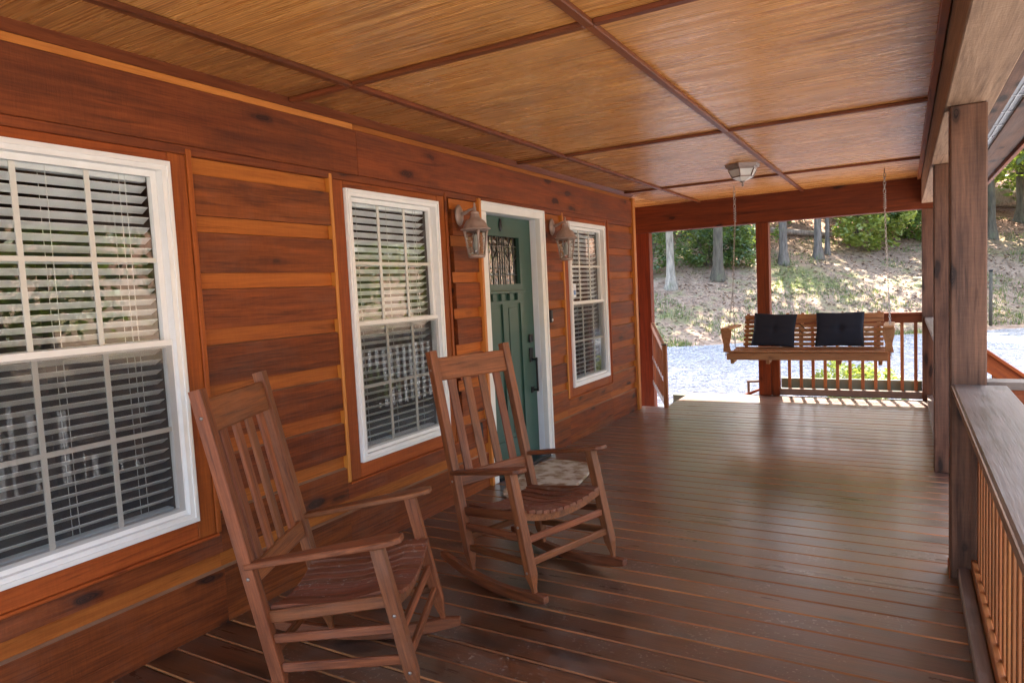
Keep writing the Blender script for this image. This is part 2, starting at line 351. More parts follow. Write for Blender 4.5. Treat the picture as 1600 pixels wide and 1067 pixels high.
def make_gravel():
    bm = bmesh.new(); pts = []
    n = 46
    for i in range(n+1):
        x = -16+i*(34/n); pts.append((x, edge_y(x)+.45*mnoise.noise((x*.8, 2, 0))+.25*mnoise.noise((x*2.3, 5, 0))))
    low = [bm.verts.new((x, -32, -.49)) for x, y in pts]; mid = [bm.verts.new((x, y-1.5, -.49)) for x, y in pts]; top = [bm.verts.new((x, y, -.488)) for x, y in pts]
    for i in range(n):
        bm.faces.new((low[i], low[i+1], mid[i+1], mid[i])); bm.faces.new((mid[i], mid[i+1], top[i+1], top[i]))
    structure(to_obj('gravel_drive', bm, 'gravel', Matrix.Identity(4)))
    bm = bmesh.new()                                           # loose stones on top
    for k in range(5200):
        y = 9.6+14*random.random()**1.5; x = random.uniform(-5.0, 5.5)
        if y > edge_y(x)-.2: continue
        r = random.uniform(.012, .036); c = Vector((x, y, -.488+r*.3)); a = random.random()*6.28
        ring = [bm.verts.new(c+Vector((r*random.uniform(.8, 1.3)*math.cos(a+j*1.257), r*random.uniform(.8, 1.3)*math.sin(a+j*1.257), random.uniform(-.3, .2)*r))) for j in range(5)]
        t = bm.verts.new(c+Vector((random.uniform(-.3, .3)*r, random.uniform(-.3, .3)*r, r*.8)))
        for j in range(5): bm.faces.new((ring[j], ring[(j+1) % 5], t))
    o = to_obj('gravel_stones', bm, 'stone', Matrix.Identity(4)); o['kind'] = 'stuff'
    o['label'] = 'loose pale grey stones scattered over the gravel drive'; o['category'] = 'gravel'
make_gravel()

# ------------------------------------------------------------------ deck floor
Y0, Y1 = -.9, 9.13
deck = structure(link(bpy.data.objects.new('deck_floor', None), Matrix.Identity(4)))
PW = .1425
def plank_mesh(x0, x1):
    key = ('plank', round(x0, 3), round(x1, 3))
    if key in CACHE: return CACHE[key]
    h = (x1-x0)/2; c = .0065; wq = PW/2-.0022; bm = bmesh.new()
    extrude_profile(bm, [(-wq, -.034), (wq, -.034), (wq, -c*.8), (wq-c, 0), (-wq+c, 0), (-wq, -c*.8)], -h, h, [0, 0, 1, 0, 1, 0])
    me = bpy.data.meshes.new('plank'); bm.to_mesh(me); bm.free(); me.materials.append(M['floor']); me.materials.append(M['flooredge'])
    # order edges: the two chamfers carry the worn colour
    CACHE[key] = me; return me
y = Y0
while y < Y1:
    x0 = .27 if y > 7.95 else -.02
    x1 = 3.13
    o = bpy.data.objects.new('plank', plank_mesh(x0, x1))
    link(o, Matrix.Translation(((x0+x1)/2, y, random.uniform(-.0012, .0012))) @ Matrix.Rotation(random.uniform(-.0008, .0008), 4, 'X'), deck)
    y += PW
box('rim_joist', 'concrete', (.0, 9.2, -.3), (3.15, 9.235, -.045), deck)
for xx in (.35, 1.6, 2.85): box('joist', 'floor', (xx, -.9, -.25), (xx+.04, 9.19, -.04), deck)
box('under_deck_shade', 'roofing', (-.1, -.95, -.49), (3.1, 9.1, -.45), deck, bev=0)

# ------------------------------------------------------------------ house wall with siding, windows, door
house = thing('log_cabin', (0, 4, 0), 'cedar log sided cabin wall with green front door and three white windows', 'house')
WINS = [(.965, 1.893), (2.973, 3.875), (5.965, 6.884)]
WZ0, WZ1 = .53, 2.13
DY0, DY1, DZ = 4.417, 5.457, 2.183
def wall_core():
    bm = bmesh.new(); ys = [-1.2]; holes = [(a+.02, b-.02, WZ0+.02, WZ1-.02) for a, b in WINS]+[(DY0+.06, DY1-.06, -.3, DZ-.06)]
    holes.sort()
    def bx(y0, y1, z0, z1):
        r = bmesh.ops.create_cube(bm, size=1)['verts']
        bmesh.ops.scale(bm, vec=(.09, y1-y0, z1-z0), verts=r); bmesh.ops.translate(bm, vec=(-.11, (y0+y1)/2, (z0+z1)/2), verts=r)
    cur = -1.2
    for a, b, z0, z1 in holes:
        bx(cur, a, -.5, 3.2)
        if z0 > -.2: bx(a, b, -.5, z0)
        bx(a, b, z1, 3.2); cur = b
    bx(cur, 7.74, -.5, 3.2)
    to_obj('wall', bm, 'room', Matrix.Identity(4), house)
wall_core()
box('end_wall', 'siding', (-5, 7.62, -.5), (-.03, 7.73, 3.2), house, grain='x')
PROF_H = .262
def siding(y0, y1, z0, h=PROF_H, top=True):
    """one siding course: proud weathered face, dusty ledge, recessed lighter lap"""
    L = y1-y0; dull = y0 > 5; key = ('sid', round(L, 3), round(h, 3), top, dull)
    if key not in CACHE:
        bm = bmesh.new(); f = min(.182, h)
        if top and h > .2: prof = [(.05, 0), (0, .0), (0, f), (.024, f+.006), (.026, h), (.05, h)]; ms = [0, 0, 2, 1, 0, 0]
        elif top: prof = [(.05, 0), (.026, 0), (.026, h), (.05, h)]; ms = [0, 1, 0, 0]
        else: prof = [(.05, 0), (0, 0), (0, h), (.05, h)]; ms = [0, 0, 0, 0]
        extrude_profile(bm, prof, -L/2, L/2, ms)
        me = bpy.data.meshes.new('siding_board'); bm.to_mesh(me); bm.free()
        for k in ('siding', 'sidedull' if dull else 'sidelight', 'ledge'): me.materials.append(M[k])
        CACHE[key] = me
    o = bpy.data.objects.new('siding_board', CACHE[key])
    link(o, Matrix.Translation((random.uniform(-.002, .002), (y0+y1)/2, z0)) @ Matrix.Rotation(R(90), 4, 'Z'), house)
TOP = 2.173
def courses(y0, y1, zmin, zmax=TOP):
    z = TOP-PROF_H
    while z+PROF_H > zmin+.01:
        lo = max(z, zmin); hi = min(z+PROF_H, zmax)
        if hi-lo < .02: z -= PROF_H; continue
        if lo == z and hi == z+PROF_H: siding(y0, y1, z)
        elif lo == z: siding(y0, y1, z, hi-lo, False)
        elif hi-lo < .09: siding(y0, y1, lo, hi-lo, False)
        else: siding(y0, y1, lo, hi-lo, True) if hi-lo > .2 else siding(y0, y1, lo, hi-lo-.078, False) or siding(y0, y1, hi-.078, .078, True)
        z -= PROF_H
courses(2.012, 2.862, .0)
courses(4.06, 4.40, .0); courses(5.475, 5.875, .0); courses(6.985, 7.755, .0)
courses(-1.0, .86, .0)
for a, b in ((.86, 2.012), (2.862, 4.06), (5.875, 6.985)): courses(a, b, 0.0, .435)
# header board, lap strip and crown under the ceiling
for a, b in ((-1.0, 3.1), (3.1, 7.76)):
    box('header_board', 'header', (-.05, a+.001, 2.215), (.012, b-.001, 2.475), house)
    box('header_lap', 'orange' if a < 0 else 'sidelight', (-.05, a+.001, 2.475), (-.008, b-.001, 2.518), house)
box('header_sill', 'header', (-.05, -1.0, 2.174), (.006, 7.75, 2.2145), house)
def crown():
    bm = bmesh.new(); extrude_profile(bm, [(0, 0), (-.012, 0), (-.05, .032), (-.05, .04), (0, .04)], -4.4, 4.4, [0]*5)
    to_obj('crown_moulding', bm, 'batten', Matrix.Translation((-.002, 3.36, 2.512)) @ Matrix.Rotation(R(90), 4, 'Z'), house)
crown()
box('corner_board', 'orange', (-.06, 7.757, 0), (.03, 7.83, 2.51), house)
# trim round the windows
for i, (a, b) in enumerate(WINS):
    for s, e in ((a-.085, a-.002), (b+.002, b+.088)):
        box('trim_board', 'trim', (-.045, s, WZ0-.09), (.004, e, 2.173), house)
    box('trim_board', 'trim', (-.045, a-.001, WZ1+.002), (.002, b+.001, 2.173), house)
    box('trim_board', 'trim', (-.045, a-.001, WZ0-.09), (.002, b+.001, WZ0-.002), house)
    box('drip_ledge', 'trim', (-.045, a-.10, WZ0-.104), (.016, b+.10, WZ0-.091), house)
    box('edge_strip', 'orange', (-.045, a-.111, WZ0-.09), (.010, a-.090, 2.20), house)
    box('edge_strip', 'trim', (-.045, b+.089, WZ0-.09), (.013, b+.114, 2.20), house)
def ring(bm, y0, y1, z0, z1, wd, x0, x1):
    """a rectangular frame in the wall plane, mitred into four boxes"""
    for (a, b, c, d) in ((y0, y1, z1-wd, z1), (y0, y1, z0, z0+wd), (y0, y0+wd, z0+wd, z1-wd), (y1-wd, y1, z0+wd, z1-wd)):
        r = bmesh.ops.create_cube(bm, size=1)['verts']
        bmesh.ops.scale(bm, vec=(x1-x0, b-a, d-c), verts=r); bmesh.ops.translate(bm, vec=((x0+x1)/2, (a+b)/2, (c+d)/2), verts=r)
I4 = Matrix.Identity(4)
for wi, (a, b) in enumerate(WINS):
    bm = bmesh.new(); ring(bm, a, b, WZ0, WZ1, .042, -.07, .022); ring(bm, a+.01, b-.01, WZ0+.01, WZ1-.01, .012, .0225, .030)
    win = to_obj('window', bm, 'vinyl', I4, house)
    zm = (WZ0+WZ1)/2
    for nm, z0, z1, xo in (('upper_sash', zm-.01, WZ1-.042, -.022), ('lower_sash', WZ0+.042, zm+.028, -.004)):
        bm = bmesh.new(); ring(bm, a+.043, b-.043, z0, z1, .034 if nm == 'lower_sash' else .026, xo-.028, xo)
        to_obj(nm, bm, 'vinyl', I4, win)
        ya, yb = a+.07, b-.07; za, zb = z0+.03, z1-.03
        box('pane', 'glass', (xo-.018, ya-.004, za-.004), (xo-.014, yb+.004, zb+.004), win, bev=0)
        for k in (1, 2):
            yy = ya+(yb-ya)*k/3; box('muntin', 'muntin', (xo-.013, yy-.010, za), (xo-.006, yy+.010, zb), win, bev=0)
        zz = (za+zb)/2; box('muntin', 'muntin', (xo-.0135, ya, zz-.010), (xo-.0055, yb, zz+.010), win, bev=0)
        if nm == 'lower_sash':
            box('insect_screen', 'screen', (xo+.001, ya-.02, za-.01), (xo+.002, yb+.02, zb+.005), win, bev=0)
    # the room behind and the blind that hangs in it
    bm = bmesh.new(); r = bmesh.ops.create_cube(bm, size=1)['verts']
    bmesh.ops.scale(bm, vec=(1.6, b-a+.55, 2.5), verts=r); bmesh.ops.translate(bm, vec=(-.157-.8, (a+b)/2, 1.25), verts=r)
    f = max(bm.faces, key=lambda q: q.calc_center_median().x); bmesh.ops.delete(bm, geom=[f], context='FACES')
    to_obj('room', bm, 'room', I4, house)
    wh = ['large front window at the left edge of the photo', 'window between the two rocking chairs', 'window beyond the green door'][wi]
    bl = thing('venetian_blind', (-.1, (a+b)/2, WZ0), 'white venetian blind inside the '+wh, 'blind', 'blinds in the cabin windows')
    ya, yb = a+.055, b-.055
    box('headrail', 'slat', (-.125, ya, WZ1-.085), (-.075, yb, WZ1-.045), bl)
    z = WZ1-.115; tilt = Matrix.Rotation(R(-27), 3, 'Y')
    while z > WZ0+.10:
        box('slat', 'slat', (-.126, ya, z-.0014), (-.076, yb, z+.0014), bl, bev=0, rot=tilt); z -= .0445
    box('bottom_rail', 'slat', (-.125, ya, WZ0+.05), (-.077, yb, WZ0+.07), bl)
    for fy in (.15, .5, .85):
        yy = ya+(yb-ya)*fy
        for xx in (-.073, -.129): box('cord', 'cord', (xx, yy-.001, WZ0+.06), (xx+.0016, yy+.001, WZ1-.06), bl, bev=0)
    box('pull_cord', 'cord', (-.070, yb-.10, WZ0+.5), (-.068, yb-.098, WZ1-.06), bl, bev=0)
    if wi == 2:
        st = box('sticker', 'sticker', (-.0035, a+.10, 1.40), (-.0025, a+.17, 1.53), None, bev=0)
        tag(st, 'small white and blue alarm sticker on the far window', 'sticker')
        box('print', 'stickerblue', (-.0024, a+.112, 1.425), (-.0018, a+.158, 1.47), st, bev=0)
# door: casing, jamb, slab with craftsman glass
CW = .075
for nm, s, e in (('casing', DY0, DY0+CW), ('casing', DY1-CW, DY1)):
    box(nm, 'casing', (-.03, s, .0), (.02, e, DZ-CW-.001), house)
box('casing', 'casing', (-.03, DY0, DZ-CW), (.022, DY1, DZ), house)
box('back_band', 'casing', (.0205, DY1-.02, .002), (.032, DY1+.001, DZ), house)
box('back_band', 'casing', (.0225, DY0, DZ-.02), (.0325, DY1-.021, DZ+.001), house)
box('edge_strip', 'orange', (-.04, DY0-.032, 0), (.026, DY0-.001, 2.20), house)
for s, e in ((DY0+CW-.03, DY0+CW-.001), (DY1-CW+.001, DY1-CW+.03)): box('jamb', 'jamb', (-.16, s, 0), (-.0305, e, DZ-CW+.02), house)
box('jamb', 'jamb', (-.16, DY0+CW, DZ-CW), (-.0305, DY1-CW, DZ-CW+.03), house)
box('threshold', 'black', (-.16, DY0+CW, .0), (.03, DY1-CW, .03), house)
dy0, dy1, dx = DY0+CW+.004, DY1-CW-.004, -.085
gy0, gy1, gz0, gz1 = 4.625, 5.150, 1.550, 1.945
bm = bmesh.new()
def addbox(bm, lo, hi):
    r = bmesh.ops.create_cube(bm, size=1)['verts']; lo, hi = Vector(lo), Vector(hi)
    bmesh.ops.scale(bm, vec=hi-lo, verts=r); bmesh.ops.translate(bm, vec=(lo+hi)/2, verts=r)
zt = DZ-CW-.004
for lo, hi in (((dy0, .035), (gy0, zt)), ((gy1, .035), (dy1, zt)), ((gy0, gz1), (gy1, zt)), ((gy0, 1.39), (gy1, gz0)), ((gy0, .035), (gy1, .25)), ((4.85, .25), (4.93, 1.39))):
    addbox(bm, (dx-.04, lo[0], lo[1]), (dx, hi[0], hi[1]))
door = to_obj('door', bm, 'green', I4, house)
for pa, pb in ((gy0, 4.85), (4.93, gy1)):
    box('panel', 'green', (dx-.035, pa, .25), (dx-.016, pb, 1.39), door, bev=0)
    box('panel_field', 'green', (dx-.0165, pa+.035, .285), (dx-.009, pb-.035, 1.355), door, bev=.006)
box('shelf', 'green', (dx, gy0-.03, 1.475), (dx+.045, gy1+.03, 1.497), door)
for k in range(4):
    yy = gy0+.03+k*(gy1-gy0-.06-.06)/3; box('dentil', 'green', (dx, yy, 1.415), (dx+.03, yy+.06, 1.4745), door)
bm = bmesh.new(); ring(bm, gy0-.022, gy1+.022, gz0-.022, gz1+.022, .024, dx, dx+.013); to_obj('glass_frame', bm, 'green', I4, door)
gw, gh = gy1-gy0, gz1-gz0
cols = [0, .11, .24, .40, .46, .54, .60, .76, .89, 1]; rows = [0, .2, .8, 1]
kinds = [['greenpane', 'amberpane', 'greenpane', 'amberpane', 'clearpane', 'amberpane', 'amberpane', 'amberpane', 'greenpane'],
         ['greenpane', 'clearpane', 'greenpane', 'clearpane', 'greenpane', 'clearpane', 'greenpane', 'clearpane', 'greenpane'],
         ['greenpane', 'clearpane', 'amberpane', 'greenpane', 'clearpane', 'greenpane', 'amberpane', 'clearpane', 'greenpane']]
for r_ in range(3):
    for c_ in range(9):
        box('leaded_pane', kinds[r_][c_], (dx-.022, gy0+cols[c_]*gw, gz0+rows[r_]*gh), (dx-.017, gy0+cols[c_+1]*gw-.001, gz0+rows[r_+1]*gh-.001), door, bev=.001)
for c_ in cols[1:-1]: box('lead_came', 'lead', (dx-.023, gy0+c_*gw-.004, gz0), (dx-.012, gy0+c_*gw+.003, gz1), door, bev=0)
for r_ in rows[1:-1]: box('lead_came', 'lead', (dx-.0235, gy0, gz0+r_*gh-.004), (dx-.0115, gy1, gz0+r_*gh+.003), door, bev=0)
for (u0, v0, u1, v1) in ((0, .62, .11, .5), (.24, .5, .40, .72), (1, .62, .89, .5), (.76, .5, .60, .72)):
    bar('lead_came', 'lead', (dx-.0165, gy0+u0*gw, gz0+v0*gh), (dx-.0165, gy0+u1*gw, gz0+v1*gh), .007, .012, door, up=(1, 0, 0), bev=0)
box('room_backing', 'room', (-.9, 4.2, 0), (-.88, 5.7, 2.4), house, bev=0)
for yy in (4.2, 5.68): box('room_backing', 'room', (-.88, yy, 0), (-.16, yy+.02, 2.4), house, bev=0)
# handle set, deadbolt, wreath hook
hs = box('handle_plate', 'black', (dx, 5.262, .86), (dx+.012, 5.318, .985), door)
box('handle_plate', 'black', (dx, 5.268, .585), (dx+.012, 5.312, .64), door)
box('handle', 'black', (dx+.05, 5.281, .60), (dx+.066, 5.299, .90), door)
for zz in (.612, .885): box('handle_post', 'black', (dx+.012, 5.283, zz-.008), (dx+.051, 5.297, zz+.008), door)
box('deadbolt', 'black', (dx, 5.258, 1.035), (dx+.022, 5.322, 1.105), door, bev=.008)
lathe('wreath_hook', 'black', [(.0, -.055), (.014, -.04), (.026, .0), (.014, .045), (0, .06)], Matrix.Translation((dx+.006, 4.865, 2.035)) @ Matrix.Diagonal((.35, 1, 1, 1)), door, 12)
db = box('doorbell', 'black', (.002, 5.512, 1.19), (.026, 5.552, 1.305), None, bev=.008)
tag(db, 'slim black video doorbell on the siding right of the green door', 'doorbell')
lathe('button', 'ventbar', [(.0, 0), (.012, 0), (.012, .003), (.0, .004)], Matrix.Translation((.0262, 5.532, 1.215)) @ Matrix.Rotation(R(90), 4, 'Y'), db, 14)
ob = box('outlet_cover', 'black', (.004, 4.20, .40), (.03, 4.28, .52), None, bev=.006)
tag(ob, 'black weatherproof outlet cover on the siding left of the door', 'outlet')

# ------------------------------------------------------------------ porch roof: ceiling panels, battens, beams, soffit
roof = thing('porch_roof', (1.5, 4, 2.5), 'porch roof with golden plywood ceiling panels, dark battens and timber beams', 'roof')
CZ = 2.545
BX = [.459, 1.715]; BY = [.19, 2.591, 4.988, 7.46]
xe = [-.01, .459, 1.715, 2.945]; ye = [-1.1, .19, 2.591, 4.988, 7.46, 9.09]
for i in range(3):
    for j in range(5):
        lo = xe[i]
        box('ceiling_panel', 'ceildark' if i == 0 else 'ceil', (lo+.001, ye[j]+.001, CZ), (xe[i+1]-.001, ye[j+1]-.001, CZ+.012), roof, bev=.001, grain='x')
box('ceiling_panel', 'ceil', (-1.4, 7.835, CZ), (-.012, 9.09, CZ+.012), roof, bev=.001, grain='x')
for x in BX: 
    for j in range(5): box('batten', 'batten', (x-.021, ye[j]+.001, CZ-.024), (x+.021, ye[j+1]-.001, CZ-.0005), roof, bev=.004)
for yv in BY:
    for i in range(3): box('batten', 'batten', (xe[i]+(.022 if i else .055), yv-.02, CZ-.022), (xe[i+1]-.022, yv+.02, CZ-.0007), roof, bev=.004)
box('edge_batten', 'sidelight', (2.918, -1.1, CZ-.03), (2.952, 9.08, CZ-.0009), roof)
for j, (a, b) in enumerate(((-1.1, 1.9), (1.9, 5.4), (5.4, 9.07))):
    box('beam', 'beamside', (2.958, a+.001, 2.25), (3.158, b-.001, CZ+.01), roof, bev=.005)
box('beam', 'redbeam', (-1.4, 9.09, 2.19), (3.16, 9.24, CZ+.01), roof, bev=.006)
box('frieze_board', 'greypost', (3.16, -1.1, 2.262), (3.215, 9.9, 2.30), roof)
box('soffit_vent', 'vent', (3.2155, -1.1, 2.279), (3.268, 9.9, 2.284), roof, bev=0)
for k in range(28): box('vent_bar', 'ventbar', (3.2155, -1+k*.38, 2.274), (3.268, -.99+k*.38, 2.2785), roof, bev=0)
for xx in (3.2155, 3.24, 3.266): box('vent_edge', 'ventbar', (xx, -1.1, 2.2735), (xx+.003, 9.9, 2.2786), roof, bev=0)
box('soffit_board', 'greypost', (3.2685, -1.1, 2.262), (3.42, 9.9, 2.28), roof)
box('fascia_board', 'header', (3.4205, -1.1, 2.235), (3.45, 9.93, 2.46), roof)
box('eave_board', 'header', (-1.4, 9.245, 2.40), (3.42, 9.9, 2.42), roof)  # unseen far overhang with its fascia, depth set to limit sun on the deck
box('fascia_board', 'header', (-1.4, 9.905, 2.36), (3.419, 9.935, 2.52), roof)
box('roof_deck', 'roofing', (-1.6, -1.2, 2.60), (3.47, 9.96, 2.68), roof)
box('roof_deck', 'roofing', (-5, -1.3, 3.2), (-.03, 7.8, 3.3), roof)

# posts
def post(lo, hi, mat, label):
    p = thing('porch_post', ((lo[0]+hi[0])/2, (lo[1]+hi[1])/2, lo[2]), label, 'post', 'timber posts of the porch')
    box('shaft', mat, lo, hi, p, bev=.006); return p
p1 = post((2.977, 3.83, .0), (3.122, 3.975, 2.249), 'greypost', 'nearest weathered square timber post with dark knots beside the rail cap')
box('base_shim', 'trim', (2.972, 3.822, .0), (2.9765, 3.97, .05), p1, bev=0)
post((2.975, 5.85, .0), (3.12, 5.995, 2.249), 'greypost', 'weathered timber post just behind the nearest post, half hidden')
post((2.962, 9.09, .0), (3.1, 9.24, 2.189), 'greypost', 'far corner timber post right of the porch swing')
post((1.16, 9.095, .0), (1.312, 9.245, 2.189), 'redbeam', 'red brown timber post behind the porch swing')
post((-.43, 9.1, -.5), (-.235, 9.24, 2.189), 'redbeam', 'red brown timber post just past the cabin corner')

# ------------------------------------------------------------------ railings
rg = 'railings of the porch'
def railing(label, loc): return thing('porch_railing', loc, label, 'railing', rg)
rl = railing('near right railing with wide weathered cap and slim orange brown balusters', (3.06, 1.5, 0))
box('rail_cap', 'cap', (2.986, -1.0, .918), (3.2, 3.829, .952), rl, bev=.006)
box('cap_edge', 'beamside', (2.980, -1.0, .921), (2.9855, 3.826, .947), rl, bev=.001)
box('top_rail', 'baluster', (3.045, -1.0, .83), (3.083, 3.828, .917), rl)
box('bottom_rail', 'cap', (3.005, -1.0, .002), (3.06, 3.829, .062), rl, bev=.006)
yy = -.95
while yy < 3.8:
    box('baluster', 'baluster', (3.0605, yy, .02), (3.0985, yy+.038, .8295 if False else .9175), rl) if False else box('baluster', 'baluster', (3.0835, yy, .02), (3.1215, yy+.038, .917), rl)
    yy += .118
box('outer_bottom_rail', 'baluster', (3.0605, -1.0, .03), (3.083, 3.82, .11), rl)
rf = railing('far end railing under the porch swing with slim brown balusters', (2.1, 9.15, 0))
box('top_rail', 'redbeam', (1.314, 9.14, .90), (2.961, 9.178, .995), rf)
box('rail_cap', 'redbeam', (1.314, 9.11, .996), (2.961, 9.21, 1.02), rf)
box('half_post', 'redbeam', (1.314, 9.12, .0), (1.41, 9.215, .899), rf)
box('bottom_rail', 'cap', (1.412, 9.10, .012), (2.961, 9.16, .098), rf)
box('kick_board', 'concrete', (1.412, 9.225, .05), (2.961, 9.25, .215), rf)
xx = 1.50
while xx < 2.93:
    box('baluster', 'baluster', (xx, 9.179, .05), (xx+.036, 9.215, .9955), rf); xx += .138
rs = railing('side railing seen edge on between the half hidden post and far corner post', (3.04, 7.5, 0))
box('rail_cap', 'cap', (2.985, 5.996, .93), (3.12, 9.089, .965), rs); box('top_rail', 'redbeam', (3.03, 5.996, .84), (3.068, 9.089, .9295), rs)
box('bottom_rail', 'cap', (3.005, 5.996, .002), (3.06, 9.089, .07), rs)
yy = 6.08
while yy < 9.05: box('baluster', 'baluster', (3.0685, yy, .03), (3.1045, yy+.036, .9295), rs); yy += .138
# level side rail with a broad plank, beyond the nearest post on the right
rx = railing('level rail above a broad swirled plank right of the nearest post', (3.8, 3.9, 0))
box('rail_cap', 'cap', (3.123, 3.86, .925), (4.9, 3.99, .962), rx); box('top_rail', 'header', (3.123, 3.90, .86), (4.9, 3.94, .924), rx)
box('plank', 'header', (3.2, 3.945, .42), (4.9, 3.975, .858), rx); box('plank', 'header', (3.2, 3.945, -.02), (4.9, 3.975, .415), rx)
# stair rail sloping down to the drive on the right
sr = railing('sloping stair handrail beyond the nearest post on the right', (3.6, 5.9, -.3))
def sz(x): return 1.03-(x-3.12)*.80
bar('handrail', 'trim', (3.12, 5.92, sz(3.12)-.06), (4.6, 5.92, sz(4.6)-.06), .05, .12, sr)
bar('rail_cap', 'trim', (3.12, 5.92, sz(3.12)+.012), (4.6, 5.92, sz(4.6)+.012), .11, .022, sr)
bar('bottom_rail', 'trim', (3.12, 5.92, sz(3.12)-.80), (4.4, 5.92, sz(4.4)-.80), .04, .08, sr)
xx = 3.2
while xx < 4.5:
    box('baluster', 'baluster', (xx, 5.902, sz(xx)-.80), (xx+.036, 5.938, sz(xx)-.10), sr); xx += .13
box('newel_post', 'trim', (4.58, 5.87, -.5), (4.68, 5.97, .05), sr)
steps = thing('porch_steps', (3.7, 4.9, -.5), 'timber steps leading down from the porch on the right', 'steps')
for k in range(3): box('tread', 'floor', (3.02+k*.28, 4.0, -.14-k*.13), (3.32+k*.28, 5.84, -.10-k*.13), steps)
for yv in (4.0, 5.80): bar('stringer', 'floor', (3.05, yv+.02, -.16), (3.9, yv+.02, -.5), .04, .2, steps)
# guard rail at the far left corner
gl_ = railing('short sloping guard rail between the cabin corner and far left post', (0, 8.4, 0))
A, B = Vector((-.22, 9.08, 0)), Vector((.275, 7.98, 0)); 
bar('handrail', 'baluster', A+Vector((0, 0, .93)), B+Vector((0, 0, .72)), .045, .07, gl_)
bar('bottom_rail', 'cap', A+Vector((0, 0, .14)), B+Vector((0, 0, .06)), .04, .06, gl_)
bar('middle_rail', 'cap', A+Vector((0, 0, .48)), B+Vector((0, 0, .33)), .03, .05, gl_)
for k in range(1, 8):
    q = A.lerp(B, k/8); box('baluster', 'baluster', (q.x-.016, q.y-.016, .12), (q.x+.016, q.y+.016, .71+.21*(1-k/8)), gl_)
box('newel_post', 'baluster', (.272, 7.93, -.02), (.318, 7.985, .755), gl_, bev=.004)
box('newel_cap', 'cap', (.262, 7.92, .756), (.328, 7.995, .772), gl_)
# low stair rail end by the red post
lr = railing('low stair rail end left of the red post behind the swing', (1.05, 9.3, -.3))
bar('handrail', 'cap', (1.155, 9.19, .17), (.99, 9.26, .15), .05, .03, lr)
box('newel_post', 'cap', (.985, 9.25, -.5), (1.015, 9.28, .134), lr)
bar('brace', 'trim', (1.155, 9.19, .06), (.94, 9.16, -.03), .04, .03, lr)

# ------------------------------------------------------------------ lanterns, ceiling lamp
def lantern(y, label):
    t = thing('wall_lantern', (.0, y, 2.0), label, 'lantern', 'wall lanterns beside the front door')
    cx = .145; T = Matrix.Translation((cx, y, 0))
    lathe('back_plate', 'bronze', [(0, 0), (.052, 0), (.058, .008), (.045, .02), (.02, .03), (0, .032)], Matrix.Translation((.004, y, 2.055)) @ Matrix.Rotation(R(90), 4, 'Y') @ Matrix.Diagonal((1.35, .85, 1, 1)), t, 18)
    tube('arm', 'bronze', [(.02, y, 2.06), (.06, y, 2.065), (.10, y, 2.082), (.13, y, 2.088), (cx, y, 2.08)], [.016, .013, .011, .010, .010], t)
    lathe('finial', 'bronze', [(0, 2.135), (.006, 2.13), (.009, 2.118), (.005, 2.108), (.012, 2.10), (.012, 2.075), (.03, 2.065), (.03, 2.05), (.0, 2.05)], T, t, 14)
    lathe('roof', 'bronze', [(.028, 2.056), (.034, 2.035), (.040, 2.020), (.066, 2.003), (.082, 1.975), (.088, 1.957), (.108, 1.946), (.108, 1.941), (.088, 1.938), (.07, 1.925), (.0, 1.925)], T, t, 24)
    lathe('glass', 'hammered', [(.074, 1.925), (.070, 1.88), (.060, 1.80), (.054, 1.757)], T, t, 8, False)
    for k in range(4):
        a = math.pi/4+k*math.pi/2; c, s = math.cos(a), math.sin(a)
        tube('rib', 'bronze', [(cx+.080*c, y+.080*s, 1.935), (cx+.077*c, y+.077*s, 1.90), (cx+.057*c, y+.057*s, 1.757)], [.014, .007, .006], t, 6)
    lathe('base', 'bronze', [(0, 1.742), (.05, 1.742), (.060, 1.748), (.060, 1.76), (.05, 1.764), (0, 1.764)], T, t, 20)
    lathe('bulb', 'frost', [(0, 1.79), (.018, 1.80), (.026, 1.83), (.018, 1.87), (.012, 1.90), (0, 1.92)], T, t, 12)
lantern(4.135, 'weathered bronze lantern with hammered glass left of the green door')
lantern(5.63, 'weathered bronze lantern with hammered glass right of the green door')
cl = thing('ceiling_lamp', (1.5, 6.62, CZ), 'square bronze ceiling lamp with frosted glass panels above the swing', 'ceiling lamp')
def taper(name, mat, c, r0, z0, r1, z1, parent, seg=6):
    bm = bmesh.new()
    a = [bm.verts.new((c[0]+r0*math.cos(R(30+60*i)), c[1]+r0*math.sin(R(30+60*i)), z0)) for i in range(seg)]; b = [bm.verts.new((c[0]+r1*math.cos(R(30+60*i)), c[1]+r1*math.sin(R(30+60*i)), z1)) for i in range(seg)]
    for i in range(seg): bm.faces.new((a[i], a[(i+1) % seg], b[(i+1) % seg], b[i]))
    bm.faces.new(a); bm.faces.new(b); bmesh.ops.recalc_face_normals(bm, faces=bm.faces)
    return to_obj(name, bm, mat, I4, parent)
lc = (1.5, 6.62)
taper('canopy', 'lampmetal', lc, .165, CZ-.001, .150, CZ-.03, cl); taper('rim', 'lampmetal', lc, .14, CZ-.03, .125, CZ-.05, cl)
taper('shade', 'frost', lc, .128, CZ-.05, .095, CZ-.108, cl); taper('lower_band', 'lampmetal', lc, .104, CZ-.108, .10, CZ-.118, cl)
taper('bottom_glass', 'frost', lc, .096, CZ-.118, .03, CZ-.148, cl)
for k in range(6):
    a = R(30+60*k); tube('rib', 'lampmetal', [(lc[0]+.13*math.cos(a), lc[1]+.13*math.sin(a), CZ-.05), (lc[0]+.098*math.cos(a), lc[1]+.098*math.sin(a), CZ-.112)], .006, cl, 6)
lathe('finial', 'lampmetal', [(0, -.20), (.008, -.193), (.012, -.18), (.006, -.168), (.016, -.158), (.028, -.147), (0, -.141)], Matrix.Translation((lc[0], lc[1], CZ)), cl, 12)

